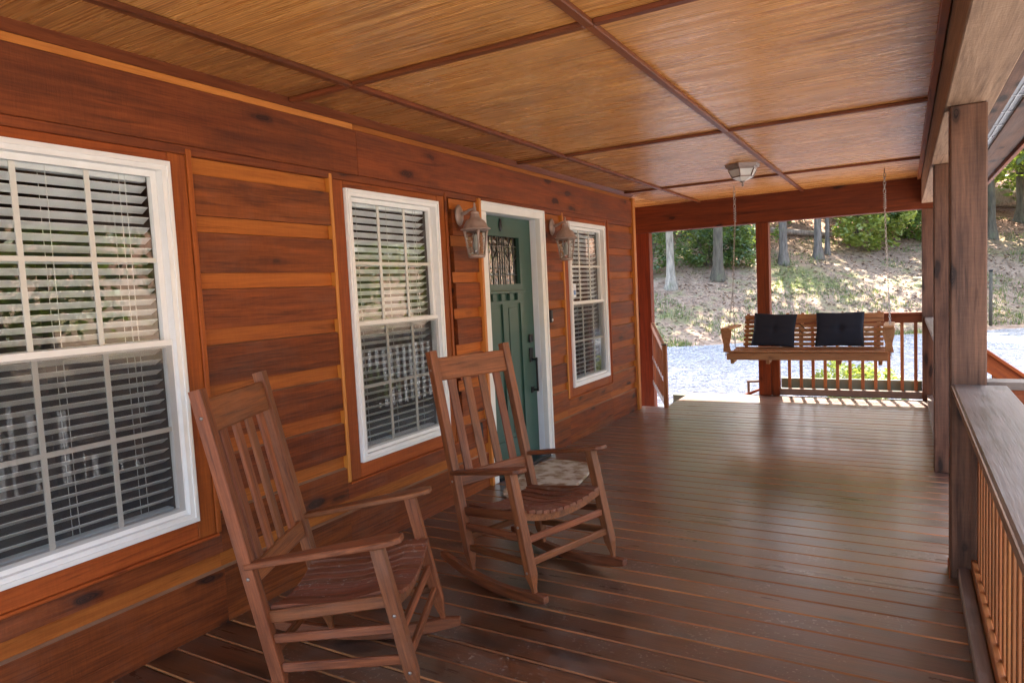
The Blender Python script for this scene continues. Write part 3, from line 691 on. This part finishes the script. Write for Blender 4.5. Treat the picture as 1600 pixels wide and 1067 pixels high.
# ------------------------------------------------------------------ rocking chairs
def rocker_chair(x, y, yaw_, pitch, label):
    t = thing('rocking_chair', (x, y, 0), label, 'rocking chair', 'wooden rocking chairs on the porch')
    # rocker arc (circle through the front tip and rear tip), its lowest point decides the height
    RR = 1.45; xc = .03
    def rz(xl): return RR-math.sqrt(RR*RR-(xl-xc)**2)
    T0 = Matrix.Rotation(yaw_, 4, 'Z') @ Matrix.Rotation(-pitch, 4, 'Y')
    low = min((T0 @ Vector((k*.01, 0, rz(k*.01)))).z for k in range(-50, 34))
    T = Matrix.Translation((x, y, .004-low)) @ T0
    xf, xb, wf, wb, xt, ztp, xa, za, zr, xtf = .256, -.236, .285, .26, -.406, 1.225, .233, .635, .578, .172
    mc = 'chair'
    def pl(z): return xb+(xt-xb)*(z-.06)/(ztp-.06)
    def B(name, p0, p1, wd, th, up=(0, 0, 1), mat=mc, bev=.005, par=None): return bar(name, mat, p0, p1, wd, th, par or t, up, bev, T)
    for s in (-1, 1):
        # rocker: curved plank
        bm = bmesh.new(); N = 18; rows_ = []
        for k in range(N+1):
            xl = -.50+k*(.83/N); hh = .052 if 2 < k < N-1 else (.030 if k in (0, N) else .044)
            ys = s*(wb+(wf-wb)*(xl+.5)/.83)
            rows_.append([bm.verts.new((xl, ys-.017, rz(xl))), bm.verts.new((xl, ys+.017, rz(xl))), bm.verts.new((xl, ys+.017, rz(xl)+hh)), bm.verts.new((xl, ys-.017, rz(xl)+hh))])
        for a, b in zip(rows_, rows_[1:]):
            for i in range(4): bm.faces.new((a[i], a[(i+1) % 4], b[(i+1) % 4], b[i]))
        bm.faces.new(list(reversed(rows_[0]))); bm.faces.new(rows_[-1]); bmesh.ops.recalc_face_normals(bm, faces=bm.faces)
        bmesh.ops.bevel(bm, geom=[e for e in bm.edges if e.calc_face_angle(0) > .9], offset=.003, segments=1, affect='EDGES')
        to_obj('rocker', bm, mc, T, t)
        def leg(name, p0, p1, wq):
            """square leg with a turned-down pointed foot"""
            p0, p1 = Vector(p0), Vector(p1); d = (p1-p0).normalized(); yv = Vector((0, 1, 0)); xv = yv.cross(d).normalized()
            L = (p1-p0).length; bm = bmesh.new(); rings = []
            for q, f in ((0, .42), (.025, .50), (.085, 1), (L, 1)):
                c = p0+d*q; hw = wq/2*f
                ch = .3 if f == 1 else .45
                pts = [(hw, -hw*(1-ch*.35)), (hw, hw*(1-ch*.35)), (hw*(1-ch*.35), hw), (-hw*(1-ch*.35), hw), (-hw, hw*(1-ch*.35)), (-hw, -hw*(1-ch*.35)), (-hw*(1-ch*.35), -hw), (hw*(1-ch*.35), -hw)]
                rings.append([Vector((0, a_, b_)) for a_, b_ in pts] and [(q, a_, b_) for a_, b_ in pts])
            vs = [[bm.verts.new(v) for v in r_] for r_ in rings]
            for a, b in zip(vs, vs[1:]):
                for i in range(8): bm.faces.new((a[i], a[(i+1) % 8], b[(i+1) % 8], b[i]))
            bm.faces.new(vs[0]); bm.faces.new(vs[-1]); bmesh.ops.recalc_face_normals(bm, faces=bm.faces)
            Wm = Matrix.Translation(p0) @ Matrix((d, yv.cross(d).cross(d)*-1 if False else d.cross(xv).normalized(), xv)).transposed().to_4x4()
            return to_obj(name, bm, mc, T @ Wm, t)
        leg('front_leg', (xf, s*wf, rz(xf)+.045), (xtf, s*wf, za-.014), .046)
        leg('back_post', (xb, s*wb, rz(xb)+.045), (xt, s*wb, ztp), .046)
        # armrest: shaped board, wider at the front
        bm = bmesh.new(); a0 = Vector((pl(zr)-.005, s*(wb+.012), zr)); a1 = Vector((xa+.035, s*(wf+.004), za+.004))
        outline = [(0, -.021), (.10, -.03), (.30, -.042), (.42, -.047), (.475, -.040), (.50, -.022), (.50, .022), (.475, .040), (.42, .047), (.30, .036), (.10, .021), (0, .016)]
        L = (a1-a0).length; k = L/.50
        lo_ = [bm.verts.new((px*k, py*s, -.011)) for px, py in outline]; hi_ = [bm.verts.new((px*k, py*s, .011)) for px, py in outline]
        n = len(outline)
        for i in range(n): bm.faces.new((lo_[i], lo_[(i+1) % n], hi_[(i+1) % n], hi_[i]))
        bm.faces.new(lo_); bm.faces.new(hi_); bmesh.ops.recalc_face_normals(bm, faces=bm.faces)
        bmesh.ops.bevel(bm, geom=[e for e in bm.edges if e.calc_face_angle(0) > .8], offset=.004, segments=1, affect='EDGES')
        dx_ = (a1-a0).normalized(); dz_ = dx_.cross(Vector((0, 1, 0))); dz_ = -dz_ if dz_.z < 0 else dz_; dy_ = dz_.cross(dx_)
        to_obj('armrest', bm, mc, T @ Matrix.Translation(a0) @ Matrix((dx_, dy_, dz_)).transposed().to_4x4(), t)
        # side stretchers and seat side rail
        for zf, zb in ((.20, .19), (.315, .30)):
            fx = xf+(xtf-xf)*(zf-.06)/.56
            B('stretcher', (pl(zb)+.02, s*wb, zb), (fx-.02, s*wf, zf), .020, .034)
        bm = bmesh.new()
        B('seat_rail', (pl(.40)+.02, s*(wb-.012), .375), (xf-.06, s*(wf-.012), .412), .018, .045)
    # front and back stretchers
    for zf in (.20, .30):
        fx = xf+(xtf-xf)*(zf-.06)/.56
        B('stretcher', (fx, -wf+.02, zf), (fx, wf-.02, zf), .022, .034)
    B('stretcher', (pl(.24), -wb+.02, .24), (pl(.24), wb-.02, .24), .022, .034)
    # seat: slats running front to back over curved cross rails, dished in the middle
    xr = pl(.41)+.025; NS = 11
    def dish(v): return -.042*(1-v*v)
    def fall(u): return .440-.045*u+.012*math.cos(u*math.pi*2)
    for k in range(NS):
        v = -1+2*(k+.5)/NS; wv = 2*(wf-.03)/NS
        bm = bmesh.new(); rows_ = []; NN = 6
        for j in range(NN+1):
            u = j/NN; xl = .238+(xr-.238)*u; drop = -.016 if j == 0 else 0
            cy_ = v*((wf-.03)+(wb-.03-(wf-.03))*u); zc_ = fall(u)+dish(v)+drop; hw = wv*.43*(1-.09*u); sl = .075*v
            rows_.append([bm.verts.new((xl, cy_-hw, zc_-hw*sl*2-.007)), bm.verts.new((xl, cy_+hw, zc_+hw*sl*2-.007)), bm.verts.new((xl, cy_+hw, zc_+hw*sl*2+.007)), bm.verts.new((xl, cy_-hw, zc_-hw*sl*2+.007))])
        for a, b in zip(rows_, rows_[1:]):
            for i in range(4): bm.faces.new((a[i], a[(i+1) % 4], b[(i+1) % 4], b[i]))
        bm.faces.new(rows_[0]); bm.faces.new(rows_[-1]); bmesh.ops.recalc_face_normals(bm, faces=bm.faces)
        to_obj('seat_slat', bm, 'chairseat', T, t)
    for nm, xl, hw_, u in (('seat_front', .212, wf-.022, .03), ('seat_back', xr+.01, wb-.022, 1.0)):
        bm = bmesh.new(); rows_ = []
        for j in range(13):
            v = -1+j/6; zc_ = fall(u)+dish(v)-.010
            rows_.append([bm.verts.new((xl-.011, v*hw_, zc_-.048)), bm.verts.new((xl+.011, v*hw_, zc_-.048)), bm.verts.new((xl+.011, v*hw_, zc_)), bm.verts.new((xl-.011, v*hw_, zc_))])
        for a, b in zip(rows_, rows_[1:]):
            for i in range(4): bm.faces.new((a[i], a[(i+1) % 4], b[(i+1) % 4], b[i]))
        bm.faces.new(rows_[0]); bm.faces.new(rows_[-1]); bmesh.ops.recalc_face_normals(bm, faces=bm.faces)
        to_obj(nm, bm, mc, T, t)
    # back: crest rail, lower rail, five slats leaning with the posts
    ln = Vector((xt-xb, 0, ztp-.06)).normalized(); nrm = Vector((ln.z, 0, -ln.x))
    def bp(z, off=0): return Vector((pl(z), 0, z))+nrm*off
    bow = lambda yy_: -.022*(1-(yy_/wb)**2)
    B('crest_rail', bp(1.125)+Vector((0, -wb+.018, 0)), bp(1.125)+Vector((0, wb-.018, 0)), .022, .125, up=ln)
    B('lower_rail', bp(.535)+Vector((0, -wb+.018, 0)), bp(.535)+Vector((0, wb-.018, 0)), .022, .075, up=ln)
    for k in range(4):
        yy_ = -wb+.018+(2*wb-.036)*(k+.75)/4.5
        yv = Vector((0, yy_, 0))
        B('back_slat', bp(.555, -.002)+yv, bp(1.085, -.002)+yv, .052, .013, up=nrm, bev=.003)
    for s in (-1, 1):
        for q in ((pl(1.125), s*(wb+.0235), 1.125), (pl(.535), s*(wb+.0235), .535), (xf-.045, s*(wf+.0235), .37), (xf-.015, s*(wf+.0235), .16)):
            lathe('bolt', 'chain', [(0, 0), (.007, 0), (.006, .003), (0, .004)], T @ Matrix.Translation(q) @ Matrix.Rotation(R(-90*s), 4, 'X'), t, 10)
    return t
rocker_chair(.934, 1.958, .466, .060, 'nearest brown wooden slat rocking chair, seen from behind beside the left window')
rocker_chair(1.145, 3.037, -.315, .087, 'farther brown wooden slat rocking chair with dusty seat in front of the door')

# ------------------------------------------------------------------ door rug
def rug():
    bm = bmesh.new(); nx, ny = 18, 26; x0, x1, y0_, y1_ = .10, .64, 4.10, 5.22
    cx, cy = (x0+x1)/2, (y0_+y1_)/2
    def pt(i, j, dz):
        x = x0+(x1-x0)*i/nx; yv = y0_+(y1_-y0_)*j/ny
        u, v = (x-cx)/(x1-x0)*2, (yv-cy)/(y1_-y0_)*2
        e = max(0, abs(u)**3+abs(v)**3-1); k = 1/(1+e)**.333
        x = cx+(x-cx)*k; yv = cy+(yv-cy)*k
        x, yv = cx+(x-cx)-.13*(yv-cy), yv
        return (x, yv, dz+.006*mnoise.noise((x*5, yv*5, 0))+.004)
    top = [[bm.verts.new(pt(i, j, .016)) for i in range(nx+1)] for j in range(ny+1)]; bot = [[bm.verts.new(pt(i, j, .001)) for i in range(nx+1)] for j in range(ny+1)]
    for j in range(ny):
        for i in range(nx):
            bm.faces.new((top[j][i], top[j][i+1], top[j+1][i+1], top[j+1][i])); bm.faces.new((bot[j][i], bot[j+1][i], bot[j+1][i+1], bot[j][i+1]))
    for j in range(ny): bm.faces.new((top[j][0], top[j+1][0], bot[j+1][0], bot[j][0])); bm.faces.new((top[j][nx], bot[j][nx], bot[j+1][nx], top[j+1][nx]))
    for i in range(nx): bm.faces.new((top[0][i], bot[0][i], bot[0][i+1], top[0][i+1])); bm.faces.new((top[ny][i], top[ny][i+1], bot[ny][i+1], bot[ny][i]))
    o = to_obj('door_mat', bm, 'rug', I4, smooth=True); tag(o, 'beige patterned door mat lying before the green door', 'door mat')
rug()

# ------------------------------------------------------------------ porch swing
sw = thing('porch_swing', (1.86, 8.0, .6), 'light pine slatted porch swing hanging on two chains', 'swing')
X0, X1 = 1.075, 2.645
def bz(u): return Vector((0, 8.18+.20*u, .68+.40*u))          # back line
box('front_apron', 'swing', (X0, 7.70, .615), (X1, 7.735, .69), sw)
for k in range(6):
    u = k/5; yv = 7.705+u*.47; zz = .694-.022*math.sin(u*math.pi)
    box('seat_slat', 'swing', (X0, yv, zz), (X1, yv+.072, zz+.016), sw)
for k in range(8):
    p = bz((k+.25)/8.1); wd = .036 if k < 7 else .060
    bar('back_slat', 'swing', (X0+.08, p.y, p.z), (X1-.05, p.y, p.z), .018, wd, sw, up=(0, .45, .9))
for xx in (X0+.11, 1.62, 1.78, X1-.10):
    bar('back_stile', 'swing', Vector((xx, .022, -.03))+bz(0), Vector((xx, .022, 0))+bz(1.0), .035, .02, sw, up=(0, -.9, .45))
for xx in (X0+.05, 1.5, 2.2, X1-.07):
    bar('seat_support', 'swing', (xx, 7.74, .605), (xx, 8.22, .655), .036, .075, sw)
for s, xx in ((-1, X0-.005), (1, X1+.005)):
    bar('armrest', 'swing', (xx, 7.66, .958), (xx, 8.33, .955), .095, .022, sw)
    # shaped front arm support
    bm = bmesh.new(); prof = [(-.045, 0), (.035, 0), (.03, .08), (.05, .17), (.055, .245), (-.055, .245), (-.05, .17), (-.03, .08)]
    a = [bm.verts.new((-.016, py, pz)) for py, pz in prof]; b = [bm.verts.new((.016, py, pz)) for py, pz in prof]
    for i in range(8): bm.faces.new((a[i], a[(i+1) % 8], b[(i+1) % 8], b[i]))
    bm.faces.new(a); bm.faces.new(b); bmesh.ops.recalc_face_normals(bm, faces=bm.faces)
    to_obj('arm_support', bm, 'swing', Matrix.Translation((xx, 7.735, .70)) @ Matrix.Rotation(R(90), 4, 'Z'), sw)
def chain_bm(bm, p0, p1, ln_=.032, r=.0022, wd=.0085):
    p0, p1 = Vector(p0), Vector(p1); d = p1-p0; n = max(1, int(d.length/(ln_*.8))); q = d.normalized().to_track_quat('Z', 'Y').to_matrix()
    for k in range(n):
        c = p0.lerp(p1, (k+.5)/n); rot = q @ Matrix.Rotation(R(90*(k % 2)+20), 3, 'Z'); N = 8; rings = []
        for i in range(N):
            a = 2*math.pi*i/N; cc = Vector((wd*math.cos(a), 0, ln_*.62*math.sin(a))); rd = Vector((math.cos(a), 0, math.sin(a)))
            rings.append([bm.verts.new(c+rot @ (cc+r*(math.cos(b)*rd+math.sin(b)*Vector((0, 1, 0))))) for b in (0, 1.571, 3.142, 4.712)])
        for i in range(N):
            A_, B_ = rings[i], rings[(i+1) % N]
            for j in range(4): bm.faces.new((A_[j], A_[(j+1) % 4], B_[(j+1) % 4], B_[j]))
for xt_, xb_, in ((1.137, 1.05), (2.618, 2.67)):
    bm = bmesh.new()
    tube_bm(bm, [(xt_, 8.0, CZ-.002), (xt_, 8.0, CZ-.05)], .006, 6); chain_bm(bm, (xt_, 8.0, CZ-.05), (xt_, 8.0, 2.30), .045, .004, .012)
    # spring
    tube_bm(bm, [(xt_+.012*math.cos(k*1.2), 8.0+.012*math.sin(k*1.2), 2.30-.16*k/44) for k in range(45)], .0035, 5)
    chain_bm(bm, (xt_, 8.0, 2.14), (xt_*.5+xb_*.5+.0, 8.0, 1.36)); J = (xt_*.5+xb_*.5, 8.0, 1.36)
    chain_bm(bm, J, (xb_, 7.76, .64)); chain_bm(bm, J, (xb_, 8.28, .70))
    to_obj('chain', bm, 'chain', I4, sw)
def pillow(cx, label, tiltz, wq, hq):
    bm = bmesh.new(); N = 18; vs = {}
    for side in (1, -1):
        for i in range(N+1):
            for j in range(N+1):
                u, v = i/N*2-1, j/N*2-1
                edge = max(abs(u), abs(v))
                th = .032*((1-u**2)*(1-v**2))**.4; dimple = .022*math.exp(-(u*u+v*v)/.02); crease = .012*math.exp(-min(abs(u), abs(v))**2/.004)*(1-edge)
                pin = 1-.05*(1-abs(u*v))*edge**3
                t_ = max(0, th-dimple-crease+.004*mnoise.noise((u*3+cx*9, v*3, side)))
                if edge >= .999 and side == -1: vs[side, i, j] = vs[1, i, j]; continue
                vs[side, i, j] = bm.verts.new((u*wq/2*pin, -side*t_, v*hq/2*pin))
        for i in range(N):
            for j in range(N):
                q = [vs[side, i, j], vs[side, i+1, j], vs[side, i+1, j+1], vs[side, i, j+1]]
                bm.faces.new(q if side == 1 else q[::-1])
    bmesh.ops.recalc_face_normals(bm, faces=bm.faces)
    W = Matrix.Translation((cx, 8.185, .905)) @ Matrix.Rotation(tiltz, 4, 'Y') @ Matrix.Rotation(R(-25), 4, 'X')
    o = to_obj('cushion', bm, 'pillow', W, smooth=True); tag(o, label, 'cushion', 'black cushions on the porch swing')
pillow(1.50, 'black square cushion on the left half of the porch swing', .05, .46, .40)
pillow(2.175, 'black tufted square cushion on the right half of the porch swing', 0.0, .48, .40)
tube('cushion_tie', 'black', [(1.76, 8.20, .98), (1.81, 8.19, .93), (1.85, 8.19, .88), (1.80, 8.18, .86), (1.77, 8.19, .90)], .005, None, 5)
tag(bpy.data.objects['cushion_tie'], 'thin black cushion tie dangling on the swing back', 'cord')

# ------------------------------------------------------------------ trees, shrubs, log
def leaves_bm(centres, per, rad, size, seed, flat=.0):
    rnd = random.Random(seed); V, F = [], []
    for c in centres:
        for k in range(per):
            d = Vector((rnd.gauss(0, 1), rnd.gauss(0, 1), rnd.gauss(0, .8))); d = d.normalized()*rad*rnd.random()**.5
            p = c+d; s = size*rnd.uniform(.6, 1.3)
            a = Vector((rnd.uniform(-1, 1), rnd.uniform(-1, 1), rnd.uniform(-.6, .6))).normalized(); b = a.cross(Vector((rnd.uniform(-1, 1), rnd.uniform(-1, 1), rnd.uniform(-1, 1)))).normalized()
            i = len(V); V += [p-a*s, p+b*s*.42, p+a*s, p-b*s*.42]; F.append((i, i+1, i+2, i+3))
    return V, F
def leaf_mesh(name, centres, per, rad, size, seed, mat):
    V, F = leaves_bm(centres, per, rad, size, seed); me = bpy.data.meshes.new(name); me.from_pydata([tuple(v) for v in V], [], F); me.materials.append(M[mat]); return me
def crown_centres(n, rx, rz_, seed):
    rnd = random.Random(seed); out = []
    while len(out) < n:
        v = Vector((rnd.uniform(-1, 1), rnd.uniform(-1, 1), rnd.uniform(-1, 1)))
        if .25 < v.length < 1: out.append(Vector((v.x*rx, v.y*rx, v.z*rz_)))
    return out
CR = []
for k in range(3):
    cs = crown_centres(85, 3.3, 3.6, 40+k); CR.append((cs, leaf_mesh('crown', cs, 55, .75, .17, 60+k, ('leaf', 'leafyellow', 'leaf')[k])))
def tree(x, y, h, r, bark, ci, label, crown_scale=1.0, lean=0.0, group='trees on the hillside', dz=0.0):
    z = hill(x, y); t = thing('tree', (x, y, z), label, 'tree', group)
    rnd = random.Random(int(x*71+y*13)); bm = bmesh.new()
    pts, rad = [], []
    for k in range(17):
        f = (k/16)**1.6; pts.append((lean*f*h+.12*mnoise.noise((f*3, x, y)), .12*mnoise.noise((f*3, y, x)), -.25+h*1.0*f)); rad.append(r*(1.0-.62*f)*(1+.9*math.exp(-f*f*h*h*3.5))*(1+.12*mnoise.noise((f*9, x, y))))
    tube_bm(bm, pts, rad, 12)
    for k in range(6):
        f = .5+.08*k; p = Vector(pts[min(16, int(f**.625*16))]); a = rnd.uniform(0, 6.28); L = rnd.uniform(1.4, 2.6)*crown_scale
        tube_bm(bm, [p, p+Vector((math.cos(a)*L*.5, math.sin(a)*L*.5, L*.35)), p+Vector((math.cos(a)*L, math.sin(a)*L, L*.9))], [r*.32, r*.2, r*.06], 6)
    for k in range(5):                                          # root flare
        a = k*1.2566+rnd.random(); tube_bm(bm, [(r*.6*math.cos(a), r*.6*math.sin(a), .2), (r*1.3*math.cos(a), r*1.3*math.sin(a), .03), (r*2.3*math.cos(a), r*2.3*math.sin(a), -.12)], [r*.4, r*.28, r*.12], 6)
    to_obj('trunk', bm, bark, Matrix.Translation((x, y, z)), t, smooth=True)
    o = bpy.data.objects.new('crown', CR[ci][1])
    link(o, Matrix.Translation((x+lean*h, y, z+h*.88+dz)) @ Matrix.Rotation(rnd.uniform(0, 6.28), 4, 'Z') @ Matrix.Diagonal((crown_scale, crown_scale, crown_scale, 1)), t)
tree(-4.85, 25.25, 19, .145, 'barkpale', 0, 'pale trunked tree nearest the drive at the left of the hillside', 1.5)
tree(-3.44, 26.85, 20, .185, 'barkdark', 1, 'dark mossy trunk between the pale tree and red porch post', 1.6)
tree(-1.43, 29.5, 21, .155, 'bark', 0, 'grey trunk with flared roots right of the red porch post', 1.6)
tree(-.33, 31.05, 21, .14, 'bark', 1, 'grey leaning trunk above the left cushion', 1.5)
tree(-.05, 31.9, 14, .09, 'leafdark' if False else 'bark', 2, 'slim trunk close behind the grey leaning trunk', .8)
tree(7.55, 40.4, 8, .22, 'barkdark', 0, 'dark trunk on the slope seen right of the nearest post', 1.1, 0, dz=-1.6)
tree(6.0, 36.6, 9, .16, 'barkdark', 2, 'slim dark trunk just right of the nearest post', 1.0, 0, dz=.5)
back = [(-12, 30), (-9, 37), (10.5, 44), (3, 57), (13, 50), (-15, 44), (9, 59), (16, 40), (-18, 35), (-7.4, 34.5), (2.6, 37.5), (-11, 33.5), (12, 39), (-5.4, 37.5), (8.8, 36), (-8, 56), (-2, 60)]
for k, (x, y) in enumerate(back):
    tree(x, y, 9.5+2.5*random.random(), .18, ('bark', 'barkdark')[k % 2], k % 3, 'tall leafy tree standing higher up the wooded slope', 1.55, group='tall trees high on the slope')
side = [(16, 8), (16.5, 15), (18, 21), (22, 3), (19, 29), (24, 13)]
for k, (x, y) in enumerate(side):
    tree(x, y, 5.5+1.5*random.random(), .18, 'bark', k % 3, 'leafy tree across the drive, mirrored in the cabin windows', 1.0, group='trees across the drive', dz=-.6)
bt = bpy.data.objects['tree']
rb_ = random.Random(3)
bc = [Vector((rb_.uniform(-1.3, 1.5), rb_.uniform(-1.2, .6), rb_.uniform(-.35, .8))) for _ in range(22)]
link(bpy.data.objects.new('low_branch', leaf_mesh('low_branch', bc, 26, .35, .10, 77, 'leafyellow')), Matrix.Translation((-4.6, 24.6, 3.75)), bt)
def shrub(x, y, rx, rz_, n, per, size, mat, label, seed, cat='shrub', dz=0.0, cl=.32):
    z = hill(x, y)+dz; t = thing('shrub', (x, y, z), label, cat, 'shrubs around the porch')
    cs = [c+Vector((0, 0, rz_*.95)) for c in crown_centres(n, rx, rz_, seed)]
    link(bpy.data.objects.new('foliage', leaf_mesh('foliage', cs, per, cl, size, seed+5, mat)), Matrix.Translation((x, y, z)), t)
    bm = bmesh.new()
    for k in range(5): a = k*1.3; tube_bm(bm, [(0, 0, -.1), (rx*.25*math.cos(a), rx*.25*math.sin(a), rz_*.7), (rx*.6*math.cos(a), rx*.6*math.sin(a), rz_*1.3)], [.03, .02, .008], 5)
    to_obj('stem', bm, 'barkdark', Matrix.Translation((x, y, z)), t)
shrub(-6.0, 26.3, 1.1, 1.7, 60, 60, .09, 'leafdark', 'dense dark evergreen shrub at the left edge of the hillside', 101)
shrub(-4.1, 28.0, 1.3, 1.2, 60, 60, .09, 'leafdark', 'dark spreading evergreen beside the dark mossy trunk', 102)
shrub(-3.0, 28.3, .8, 1.0, 40, 50, .09, 'leafdark', 'smaller evergreen right of the dark mossy trunk', 103)
shrub(1.6, 33.2, 1.5, 1.5, 70, 60, .11, 'leafyellow', 'sunlit yellow green bush above the right cushion', 104)
shrub(2.9, 35.6, 1.3, 1.2, 60, 55, .11, 'leaf', 'green bush right of the sunlit bush', 105)
shrub(4.4, 38.5, 1.2, .9, 50, 50, .11, 'leaf', 'low green bush high on the slope near the corner post', 106)
shrub(-5.0, 32.5, 1.4, 1.5, 60, 55, .11, 'leafyellow', 'sunlit sapling behind the dark mossy trunk', 107)
for k, (x, y, m_, lb) in enumerate(((-4.6, 30.5, 'leafyellow', 'bright young sapling between the pale trunk and dark mossy trunk'), (-2.5, 31.2, 'leaf', 'leafy sapling just left of the red post behind the swing'), (.9, 35.2, 'leafyellow', 'yellow green sapling right of the grey leaning trunk'), (3.9, 35.0, 'leaf', 'loose green sapling left of the far corner post'))):
    shrub(x, y, 1.0, 1.4, 34, 34, .10, m_, lb, 130+k)
shrub(-7.4, 31.0, 1.6, 1.9, 60, 60, .11, 'leafyellow', 'tall sunlit sapling behind the dense evergreen shrub', 111)
shrub(-2.2, 36.5, 1.5, 1.3, 60, 55, .12, 'leafyellow', 'sunlit undergrowth high on the slope behind the red post', 112)
shrub(.6, 38.0, 1.6, 1.2, 60, 55, .12, 'leaf', 'green undergrowth behind the grey leaning trunk', 113)
shrub(6.4, 44.5, 1.8, 1.5, 70, 55, .13, 'leafyellow', 'sunlit bushes above the fallen log at the right', 114)
pl_ = thing('marker_pole', (5.2, 26.9, -.4), 'thin dark pole at the gravel edge right of the nearest post', 'pole')
tube('shaft', 'barkdark', [(5.2, 26.9, -.5), (5.2, 26.9, 1.35)], .05, pl_, 8); tube('cap', 'black', [(5.2, 26.9, 1.351), (5.2, 26.9, 1.40)], .06, pl_, 8)
shrub(2.15, 11.3, .62, .36, 46, 60, .045, 'leafyellow', 'low clipped green shrub just beyond the far railing', 108, cl=.13)
shrub(4.9, 8.6, .45, .38, 30, 50, .05, 'leaf', 'small green shrub below the stair handrail', 109, cl=.15)
lg = thing('fallen_log', (7.2, 42.0, hill(7.2, 42)), 'weathered fallen log lying across the slope right of the nearest post', 'log')
bm = bmesh.new(); tube_bm(bm, [(5.6, 41.6, hill(5.6, 41.6)+.5), (7.2, 42, hill(7.2, 42)+.55), (9.4, 42.6, hill(9.4, 42.6)+.5)], [.42, .46, .40], 12); to_obj('trunk', bm, 'log', I4, lg, smooth=True)
lg2 = thing('fallen_log', (-3.6, 34, hill(-3.6, 34)), 'long dark fallen log behind the red porch post', 'log')
bm = bmesh.new(); tube_bm(bm, [(-5.0, 33.2, hill(-5, 33.2)+.15), (-3, 33.6, hill(-3, 33.6)+.16), (0, 34.6, hill(0, 34.6)+.15)], [.14, .17, .12], 10); to_obj('trunk', bm, 'log', I4, lg2, smooth=True)
def grass():
    V, F = [], []; rnd = random.Random(5)
    for k in range(16000):
        x = rnd.uniform(-9, 11); y = edge_y(x)+rnd.random()**1.6*13-.1
        if mnoise.noise((x*.45, y*.45, 7)) < .05: continue
        z = hill(x, y)
        for j in range(3):
            a = rnd.random()*6.28; h = rnd.uniform(.05, .20); p = Vector((x+rnd.uniform(-.1, .1), y+rnd.uniform(-.1, .1), z-.01)); s = Vector((math.cos(a), math.sin(a), 0))*.012
            i = len(V); V += [p-s, p+s, p+Vector((rnd.uniform(-.06, .06), rnd.uniform(-.06, .06), h))]; F.append((i, i+1, i+2))
    me = bpy.data.meshes.new('grass'); me.from_pydata([tuple(v) for v in V], [], F); me.materials.append(M['grass'])
    o = link(bpy.data.objects.new('grass', me), I4); o['kind'] = 'stuff'; o['label'] = 'patchy short grass growing over the bare hillside'; o['category'] = 'grass'
grass()

def litter():
    rnd = random.Random(9); V, F = [], []
    for k in range(15000):
        x = rnd.uniform(-9, 11); y = edge_y(x)+.4+rnd.random()*19; z = hill(x, y)+.02
        a = rnd.random()*6.28; r = rnd.uniform(.03, .085); u = Vector((math.cos(a), math.sin(a), rnd.uniform(-.3, .6)))*r; v = Vector((-math.sin(a), math.cos(a), rnd.uniform(-.3, .5)))*r*.6
        p = Vector((x, y, z)); i = len(V); V += [p-u, p+v, p+u, p-v]; F.append((i, i+1, i+2, i+3))
    g = G('fallen_leaf'); c = g.mix(g.n('NewGeometry').outputs['Random Per Island'], (.12, .06, .032), (.42, .30, .21)); g.set(g.b.inputs['Base Color'], c); g.b.inputs['Roughness'].default_value = .85
    me = bpy.data.meshes.new('fallen_leaves'); me.from_pydata([tuple(q) for q in V], [], F); me.materials.append(g.m)
    o = link(bpy.data.objects.new('fallen_leaves', me), I4); o['kind'] = 'stuff'; o['label'] = 'dry brown leaves strewn over the hillside'; o['category'] = 'leaves'
litter()
